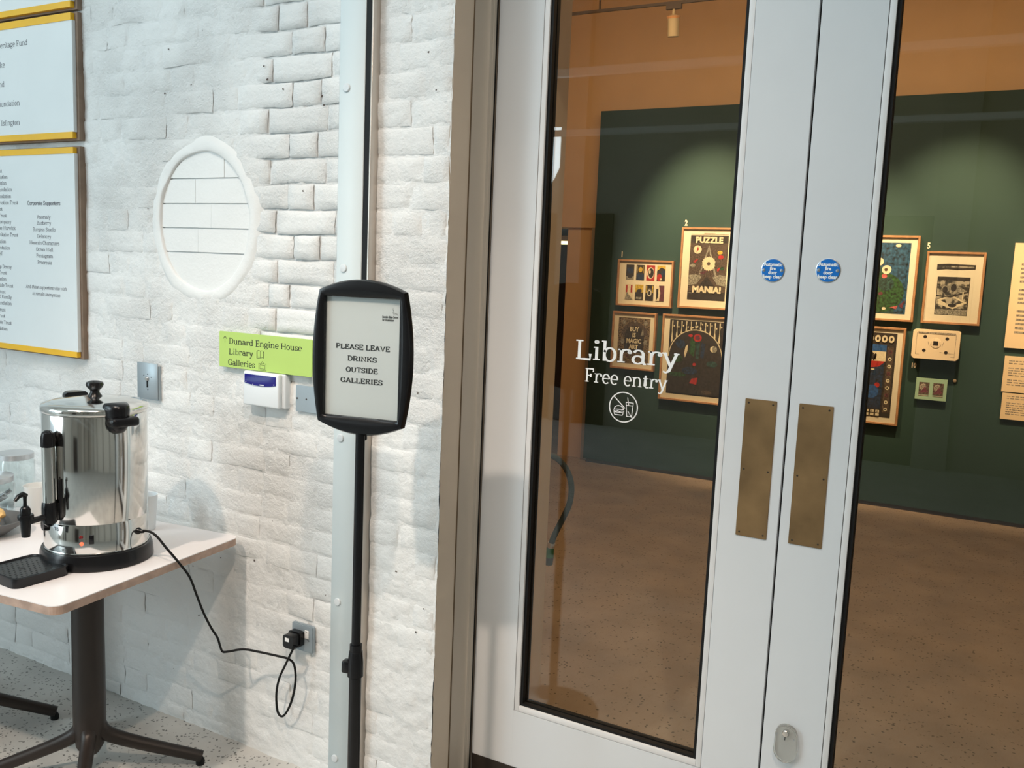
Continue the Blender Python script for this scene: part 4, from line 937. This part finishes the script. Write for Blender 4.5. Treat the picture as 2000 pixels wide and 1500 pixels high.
# 1: sheet of eight small cards
sh = []
cards = [('pk', 'pnavy', 'pgrey'), ('pk', 'pyellow', 'pnavy'), ('pred', 'pcream', 'pk'), ('pk', 'pyellow', 'pred'), ('pcream', 'pred', 'pgrey'), ('pyellow', 'pk', 'pk'), ('pk', 'pyellow', 'pcream'), ('plum', 'pcream', 'pk')]
for i, (a, b, c) in enumerate(cards):
    x0 = .02+.255*(i % 4); x1 = x0+.20; z1 = .985 if i < 4 else .445; z0 = z1-.42; xm = (x0+x1)/2; zm = (z0+z1)/2
    sh += [('r', (x0, x1, z0, z1), a)]
    if i == 0: sh += [('r', (x0, x1, z0, z0+.10), c), ('e', (xm, zm+.05, .08, .09), b), ('r', (x0+.05, x1-.05, z0+.06, z0+.16), 'pk')]
    if i == 1: sh += [('e', (xm, z1-.13, .05, .07), b), ('r', (x0+.02, x0+.03, z0+.2, z1-.02), b), ('r', (x1-.03, x1-.02, z0+.2, z1-.02), b), ('r', (x0+.01, x1-.01, z0+.02, z0+.18), c)]
    if i == 2: sh += [('e', (xm, zm, .085, .16), b), ('e', (xm+.01, zm, .065, .13), c), ('e', (xm-.02, zm+.03, .02, .05), b)]
    if i == 3: sh += [('p', [(x0, z1), (x1, z1), (x1, z1-.10), (xm, z1-.05), (x0, z1-.15)], b), ('e', (x0+.06, z0+.10, .06, .10), c), ('e', (x1-.05, zm, .05, .09), 'pnavy'), ('e', (xm, z0+.05, .02, .03), 'pcream')]
    if i == 4: sh += [('r', (x0+.02, x0+.06, zm-.02, z1-.02), b), ('r', (x1-.06, x1-.02, zm-.02, z1-.02), b), ('p', [(x0, z0), (x0+.05, zm), (x1, z0)], c), ('p', [(xm, z0+.1), (xm-.03, z1-.03), (xm+.03, zm)], 'pcream')]
    if i == 5: sh += [('r', (x0, x1, z0, zm), b), ('star', (xm, zm+.03, .05, .08, 7, .9), c), ('r', (x0+.03, x1-.03, z0+.02, z0+.08), 'pgrey')]
    if i == 6: sh += [('r', (x0+.01, x0+.04, zm, z1-.02), b), ('r', (x1-.04, x1-.01, zm, z1-.02), b), ('e', (xm, zm+.01, .06, .11), 'pgrey'), ('e', (xm, zm-.01, .045, .09), c), ('e', (xm, zm-.01, .03, .06), 'pk')]
    if i == 7: sh += [('p', [(x0, z0), (x0+.09, z0), (x0+.11, zm), (x0+.07, z1), (x0, z1)], b), ('p', [(x0+.02, z0), (x0+.06, z0+.1), (x0+.03, zm), (x0+.06, z1-.08), (x0+.01, z1-.1)], c)]
frame(-2.865, -2.393, 1.340, 1.712, 'wide oak framed sheet of eight small picture cards, under number 1', -2.800, -2.455, 1.385, 1.676, sh)
# 2: PUZZLE MANIA
sh = [('r', (0, 1, 0, 1), 'pbrown'), ('r', (0, 1, .885, 1), 'pk'), ('p', [(.25, .36), (.50, .86), (.76, .36)], 'pgrey'), ('p', [(.30, .36), (.50, .78), (.70, .36)], 'pbrown'), ('e', (.20, .78, .11, .065), 'pcream'), ('p', [(.17, .74), (.20, .83), (.24, .78)], 'pred'), ('star', (.52, .565, .100, .115, 20, 1.66), 'pcream'), ('e', (.52, .565, .045, .028), 'pbrown'),
      ('e', (.80, .74, .07, .028), 'pyellow'), ('e', (.83, .67, .07, .032), 'pred'), ('p', [(.10, .60), (.24, .64), (.16, .57)], 'pred'), ('p', [(.74, .48), (.84, .52), (.78, .44)], 'pred'), ('e', (.10, .53, .07, .03), 'pgrey'), ('e', (.88, .50, .05, .025), 'pgreen'), ('p', [(.28, .42), (.50, .46), (.40, .40)], 'plum'), ('p', [(0, .38), (.18, .40), (.36, .36), (.22, .24), (0, .22)], 'pgrey'), ('p', [(1, .38), (.82, .40), (.64, .36), (.78, .24), (1, .22)], 'pgrey'), ('p', [(.30, .22), (.50, .37), (.70, .22)], 'pk'), ('r', (0, 1, 0, .13), 'pk'), ('r', (.03, .16, .10, .108), 'pgrey'), ('r', (.02, 1.0, 1.015, 1.020), 'pgrey'), ('r', (.35, .65, 1.03, 1.035), 'pgrey')]
t, p = frame(-2.343, -1.900, 1.350, 1.975, 'tall oak framed poster reading PUZZLE MANIA, under number 2', -2.270, -1.972, 1.420, 1.915, sh)
sans('PUZZLE', .060, M['pcream'], p, (.0, -.006, .192), 'lettering', bold=.0035, sx=1.02); sans('MANIA!', .066, M['pcream'], p, (.004, -.006, -.190), 'lettering', bold=.0040, sx=1.02)
# 3: dense sepia lettering print
lace = bpy.data.materials.new('lace_print'); lace.use_nodes = True; nt = lace.node_tree; b_ = nt.nodes['Principled BSDF']; vo = nt.nodes.new('ShaderNodeTexVoronoi'); vo.feature = 'DISTANCE_TO_EDGE'; vo.inputs['Scale'].default_value = 62; tc = nt.nodes.new('ShaderNodeTexCoord'); nt.links.new(tc.outputs['Object'], vo.inputs['Vector']); rp = nt.nodes.new('ShaderNodeValToRGB'); rp.color_ramp.elements[0].color = (.34, .24, .14, 1); rp.color_ramp.elements[1].color = (.05, .032, .022, 1); rp.color_ramp.elements[1].position = .16; nt.links.new(vo.outputs['Distance'], rp.inputs[0]); nt.links.new(rp.outputs[0], b_.inputs['Base Color']); M['lace'] = lace
sh = [('r', (0, 1, 0, 1), 'lace'), ('e', (.52, .62, .42, .30, 0, 180), 'pbrown'), ('r', (.10, .94, .20, .62), 'lace'), ('e', (.52, .60, .31, .23, 0, 180), 'pk'), ('r', (.21, .83, .24, .60), 'pk'), ('e', (.18, .90, .06, .05), 'pgrey'), ('e', (.86, .90, .06, .05), 'pgrey'), ('e', (.52, .92, .03, .02), 'pgrey'), ('e', (.15, .48, .06, .06), 'pgrey'), ('e', (.88, .48, .06, .06), 'pgrey'), ('p', [(.72, .62), (.78, .80), (.82, .64)], 'pgrey'), ('e', (.32, .17, .05, .03), 'plum'), ('e', (.62, .17, .05, .03), 'plum')]
t, p = frame(-2.885, -2.508, .825, 1.292, 'sepia oak framed print behind the word Library, at lower left', -2.832, -2.560, .872, 1.245, sh)
for k, tx in enumerate(('BUY', 'IS', 'MAGIC', 'ART')): sans(tx, .048, M['pcream'], p, (.004, -.004, .080-.048*k), 'lettering', bold=.002, sx=.85)
# 4: large dark arch print
sh = [('r', (0, 1, 0, 1), 'pk')]
rnd = random.Random(4)
for i in range(11):
    x = .05+.087*i; z0 = .80+.10*math.sqrt(max(0, 1-((x-.5)/.5)**2))-.16*abs(x-.5)*2; sh += [('p', [(x-.012, .985), (x+.012, .985), (x+.006, (z0+.98)/2), (x+.018, z0+.02), (x, z0-.01), (x-.016, z0+.03), (x-.004, (z0+.98)/2)], 'pcream'), ('e', (x+.03, rnd.uniform(.90, .96), .012, .012), 'pcream')]
sh += [('e', (.5, .50, .50, .385, 0, 180), 'pcream'), ('e', (.5, .50, .485, .373, 0, 180), 'pk'), ('r', (.0, 1, .10, .505), 'pk'), ('e', (.22, .68, .09, .06), 'pnavy'), ('p', [(.38, .58), (.42, .80), (.50, .70), (.48, .52)], 'pgreen'), ('p', [(.52, .50), (.50, .76), (.58, .76), (.57, .50)], 'pteal'), ('p', [(.60, .52), (.60, .72), (.68, .70), (.66, .50)], 'pnavy'), ('e', (.53, .775, .075, .052), 'pred'), ('e', (.53, .775, .045, .032), 'plum'), ('e', (.40, .80, .04, .02), 'pred'), ('p', [(.30, .56), (.32, .65), (.36, .68), (.36, .60), (.32, .50)], 'pcream'), ('e', (.83, .64, .06, .042), 'pcream'), ('e', (.85, .64, .045, .042), 'pgrey'), ('e', (.18, .48, .10, .05), 'pgreen'), ('e', (.50, .42, .06, .045), 'pk'), ('e', (.50, .42, .030, .022), 'pred'), ('e', (.82, .44, .10, .04), 'pteal'), ('e', (.42, .33, .14, .05), 'pnavy'), ('e', (.20, .27, .16, .03), 'pgreen'), ('p', [(.43, .165), (.47, .23), (.58, .245), (.56, .15)], 'pred'), ('r', (.02, .98, .02, .12), 'pk'), ('e', (.75, .06, .10, .03), 'pbrown')]
frame(-2.455, -1.900, .612, 1.295, 'largest oak framed print with a dark garden arch and red flowers', -2.395, -1.955, .665, 1.255, sh)
# right pane: blue green print, half hidden
sh = [('r', (0, 1, 0, 1), 'psky'), ('p', [(0, .0), (0, .70), (.30, .85), (.62, .55), (.80, .20), (.80, 0)], 'pteal'), ('e', (.55, .30, .40, .28), 'pgreen'), ('e', (.62, .42, .14, .10), 'pteal'), ('e', (.48, .73, .068, .055), 'pcream'), ('e', (.61, .62, .085, .062), 'pcream'), ('e', (.60, .62, .03, .024), 'pbrown'), ('e', (.42, .90, .03, .03), 'pred'), ('e', (.58, .53, .05, .032), 'ppink'), ('e', (.54, .28, .04, .024), 'plum'), ('e', (.62, .07, .035, .02), 'pcream'), ('p', [(.72, .09), (.86, .12), (.84, .07)], 'ppink'), ('p', [(.88, .12), (.98, .20), (.94, .08)], 'plum'), ('e', (.78, .96, .05, .02), 'pcream')]
frame(-1.115, -.632, 1.345, 1.940, 'blue and green oak framed print with two pale moons, beside door stile', -1.060, -.688, 1.395, 1.890, sh)
# 5: black and white drawing
halft = bpy.data.materials.new('halftone_print'); halft.use_nodes = True; nt = halft.node_tree; b_ = nt.nodes['Principled BSDF']; no = nt.nodes.new('ShaderNodeTexNoise'); no.inputs['Scale'].default_value = 28; no.inputs['Detail'].default_value = 5; tc = nt.nodes.new('ShaderNodeTexCoord'); nt.links.new(tc.outputs['Object'], no.inputs['Vector']); rp = nt.nodes.new('ShaderNodeValToRGB'); rp.color_ramp.elements[0].position = .44; rp.color_ramp.elements[1].position = .56; rp.color_ramp.elements[0].color = (.045, .04, .035, 1); rp.color_ramp.elements[1].color = (.50, .45, .37, 1); nt.links.new(no.outputs['Fac'], rp.inputs[0]); nt.links.new(rp.outputs[0], b_.inputs['Base Color']); M['halft'] = halft
sh = [('r', (0, 1, 0, 1), 'pk'), ('r', (.02, .98, .17, .90), 'halft'), ('p', [(.05, .60), (.5, .86), (.95, .62), (.75, .58), (.5, .70), (.25, .56)], 'pgrey'), ('p', [(.05, .40), (.5, .52), (.97, .34), (.55, .16), (.1, .28)], 'pcream'), ('p', [(.15, .38), (.5, .48), (.85, .34), (.5, .24)], 'halft'), ('e', (.52, .26, .13, .05), 'pk'), ('p', [(.0, .52), (.35, .48), (.98, .64), (.98, .60), (.45, .46), (0, .48)], 'pk'), ('e', (.26, .66, .08, .09), 'pk'), ('e', (.52, .72, .09, .10), 'pk'), ('r', (.80, .84, .42, .62), 'pcream'), ('r', (.02, .98, .01, .15), 'pgrey'),
      ('p', [(-.05, 1.17), (.25, 1.20), (.6, 1.185), (1.12, 1.21), (1.12, 1.32), (.6, 1.33), (.3, 1.34), (-.05, 1.32)], 'pk'), ('p', [(0, 1.225), (.3, 1.245), (1.08, 1.25), (1.08, 1.285), (.3, 1.28), (0, 1.27)], 'halft')]
frame(-.582, -.218, 1.346, 1.838, 'oak framed black and white drawing under a dark title strip, number 5', -.502, -.300, 1.408, 1.668, sh)
# lower right pane: tall bordered poster
sh = [('r', (0, 1, 0, 1), 'pk'), ('r', (.10, .80, .10, .86), 'pnavy'), ('r', (.30, .82, .78, .86), 'pblue'), ('r', (.30, .82, .665, .78), 'pcream'), ('p', [(.30, .665), (.82, .665), (.70, .60), (.56, .585), (.42, .60)], 'pred'), ('star', (.56, .715, .028, .058, 16, 1.6), 'pk'), ('e', (.42, .42, .09, .03), 'pgreen'), ('e', (.44, .40, .05, .025), 'pred'), ('e', (.70, .38, .05, .03), 'pred'), ('p', [(.30, .50), (.37, .56), (.36, .46)], 'ppink'), ('e', (.60, .30, .14, .08), 'pblue'), ('e', (.58, .565, .05, .008), 'pcream'), ('r', (.84, .96, .06, .84), 'pbrown')]
for i in range(9): sh += [('e', (.90, .78-.085*i, .035, .022), 'pcream' if i % 3 else 'plum'), ('e', (.90, .78-.085*i, .016, .010), 'pk')]
for i in range(6): sh += [('e', (.25+.13*i, .93, .055, .042), 'pcream'), ('e', (.25+.13*i, .93, .022, .020), 'pk'), ('r', (.22+.10*i, .29+.10*i, .055, .085), 'pcream'), ('r', (.22+.10*i, .29+.10*i, .015, .045), 'pcream'), ('r', (.245+.10*i, .260+.10*i, .06, .08), 'pk')]
frame(-1.130, -.668, .605, 1.300, 'tall dark oak framed poster with a black sun over a red and blue band', -1.070, -.722, .655, 1.258, sh)
# relief box, card, panels
t = thing('relief_box', 'cream rounded relief box with four dark holes on the green wall', 'wall box', (-.4685, GY-.001, 1.202))
prism('box_shell', rrect(-.148, .148, -.100, .100, .016, 5), -.092, 0, M['cream'], t, .006)
for x, z in ((-.070, .052), (.068, .046), (-.070, -.042), (.068, -.048)): lathe('hole', [(.0115, .0922), (.011, .0930), (.0001, .0930)], M['kick'], t, 20, facing(x, 0, z))
lathe('centre_boss', [(.034, .092), (.034, .0945), (.028, .0955), (.0001, .0955)], M['pcream'], t, 32, facing(0, 0, .012))
box('dark_square', -.016, .016, -.0975, -.0955, -.002, .026, M['kick'], t)
box('top_slot', -.115, .118, -.0940, -.0915, .074, .086, M['pgrey'], t); 
for gr_ in ([[(-.122, .080), (-.122, -.070), (-.10, -.070)], [(.122, .078), (.122, -.078), (.10, -.078)], [(-.048, .020), (-.04, -.01)], [(.048, .020), (.04, -.01)], [(.03, -.05), (.118, -.055)]]):
    bm = bmesh.new(); strokes(bm, [gr_], -.0925, .0025); finflat(bm, 'groove', M['pgrey'], t)
t = thing('photo_card', 'small pale green card with two brown photographs', 'wall card', (-.4735, GY-.001, .888))
box('card_block', -.099, .099, -.030, 0, -.075, .075, M['palegreen'], t)
for x in (-.045, .045): art('photograph', .066, .085, [('r', (0, 1, 0, 1), 'pbrown'), ('e', (.4, .6, .3, .3), 'pgrey'), ('p', [(.1, .1), (.6, .7), (.9, .2)], 'plum'), ('r', (0, 1, -.12, -.05), 'pgrey')], t, -.031).location = (x, 0, .004)
o = lathe('wall_knob', [(.010, 0), (.012, .006), (.008, .012), (.0001, .014)], M['mat'], None, 20); o.rotation_euler = (PI/2, 0, 0); o.location = (-.333, GY, .960); tag(o, 'tiny cream round knob on the green wall beside the green card', 'knob')
def textpanel(x0, x1, z0, z1, label, lines, ind, rnds):
    t = thing('text_panel', label, 'text panel', ((x0+x1)/2, GY-.001, (z0+z1)/2), 0, 'cream text panels on the green wall')
    box('panel_board', (x0-x1)/2, (x1-x0)/2, -.02, 0, (z0-z1)/2, (z1-z0)/2, M['panelpaper'], t)
    rr = random.Random(rnds); bm = bmesh.new()
    for lz, h in lines:
        x = (x0-x1)/2+ind; xe = (x1-x0)/2-.06-rr.uniform(0, .06)
        while x < xe:
            wd = rr.uniform(.02, .06)*h/.012; vs_ = [bm.verts.new((a, -.0204, lz+b)) for a, b in ((x, 0), (min(xe, x+wd), 0), (min(xe, x+wd), h), (x, h))]; bm.faces.new(vs_); x += wd+.012*h/.012
    finflat(bm, 'lettering', M['pgrey'], t)
textpanel(-.058, .50, 1.213, 1.906, 'large cream text panel cut by the right picture edge', [(.20-.028*k, .014) for k in range(17) if k not in (5, 10)], .050, 1)
textpanel(-.046, .40, .918, 1.158, 'upper small cream text panel below the large one', [(.085-.016*k, .007) for k in range(11) if k not in (2, 7)], .028, 2)
textpanel(-.036, .40, .733, .910, 'lower small cream text panel, lowest on the green wall', [(.065-.015*k, .006) for k in range(9) if k not in (2,)], .028, 3)

# gallery track and spotlights
t = thing('lighting_track', 'thin dark lighting track running under the library ceiling', 'lighting track', (-1.0, 3.62, 3.30))
box('track_rail', -2.2, 3.2, -.008, .008, 0, .018, M['skin'], t)
for x in (-1.6, 0, 1.6): box('drop_rod', x-.005, x+.005, -.005, .005, .018, .65, M['skin'], t)
def track_spot(x, aim, label, first=[None]):
    t = thing('track_spotlight', label, 'spotlight', (x, 3.62, 3.30), 0, 'track spotlights')
    box('adapter', -.05, .05, -.012, .012, -.03, 0, M['skin'], t); box('stem', -.007, .007, -.007, .007, -.075, -.03, M['lampbody'], t)
    M4 = Matrix.Translation((0, 0, -.075)) @ Matrix.Rotation(math.radians(8), 4, 'X')
    lathe('lamp_head', [(.0001, .01), (.030, .008), (.036, 0), (.036, -.120), (.031, -.120), (.030, -.10), (.0001, -.098)], M['lampbody'], t, 24, M4)
    lathe('reflector_cap', [(.037, .004), (.044, 0), (.037, -.012)], M['oak'], t, 24, M4)
W4 = -2.085
track_spot(W4, 0, 'can spotlight hanging from the track seen through the left door')
for x in (-3.0, -.9, 1.2): pass
# flexible hose behind the door jamb
HP = [(-1.50, .62, .90), (-1.46, .66, .955), (-1.391, .70, .967), (-1.371, .72, .961), (-1.346, .74, .943), (-1.317, .75, .907), (-1.299, .75, .858), (-1.301, .75, .799), (-1.314, .74, .753), (-1.332, .73, .706), (-1.344, .72, .669), (-1.350, .72, .646)]
t = thing('hanging_hose', 'dark grey flexible hose with green end seen behind the left glass', 'hose', (-1.50, .62, .90))
rel = lambda P: [Vector(p)-Vector((-1.50, .62, .90)) for p in P]
tube('hose', smoothpath(rel(HP), 6), .0105, M['hose'], t, 14)
tube('collar', rel([(-1.350, .72, .650), (-1.353, .72, .632)]), .0135, M['lid'], t, 14)
q = Vector((-1.356, .72, .59))-Vector((-1.50, .62, .90))
tube('green_nozzle', rel([(-1.353, .72, .634), (-1.358, .72, .596)]), [.013, .017], M['hosegreen'], t, 12)
tube('nozzle_tip', rel([(-1.358, .72, .597), (-1.360, .72, .570)]), [.0172, .0165], M['hose'], t, 12)
bm = bmesh.new(); addbox(bm, -.06, .06, -.015, .05, -.06, .06, .01, 2); fin(bm, 'wall_bracket', M['hose'], t, True)
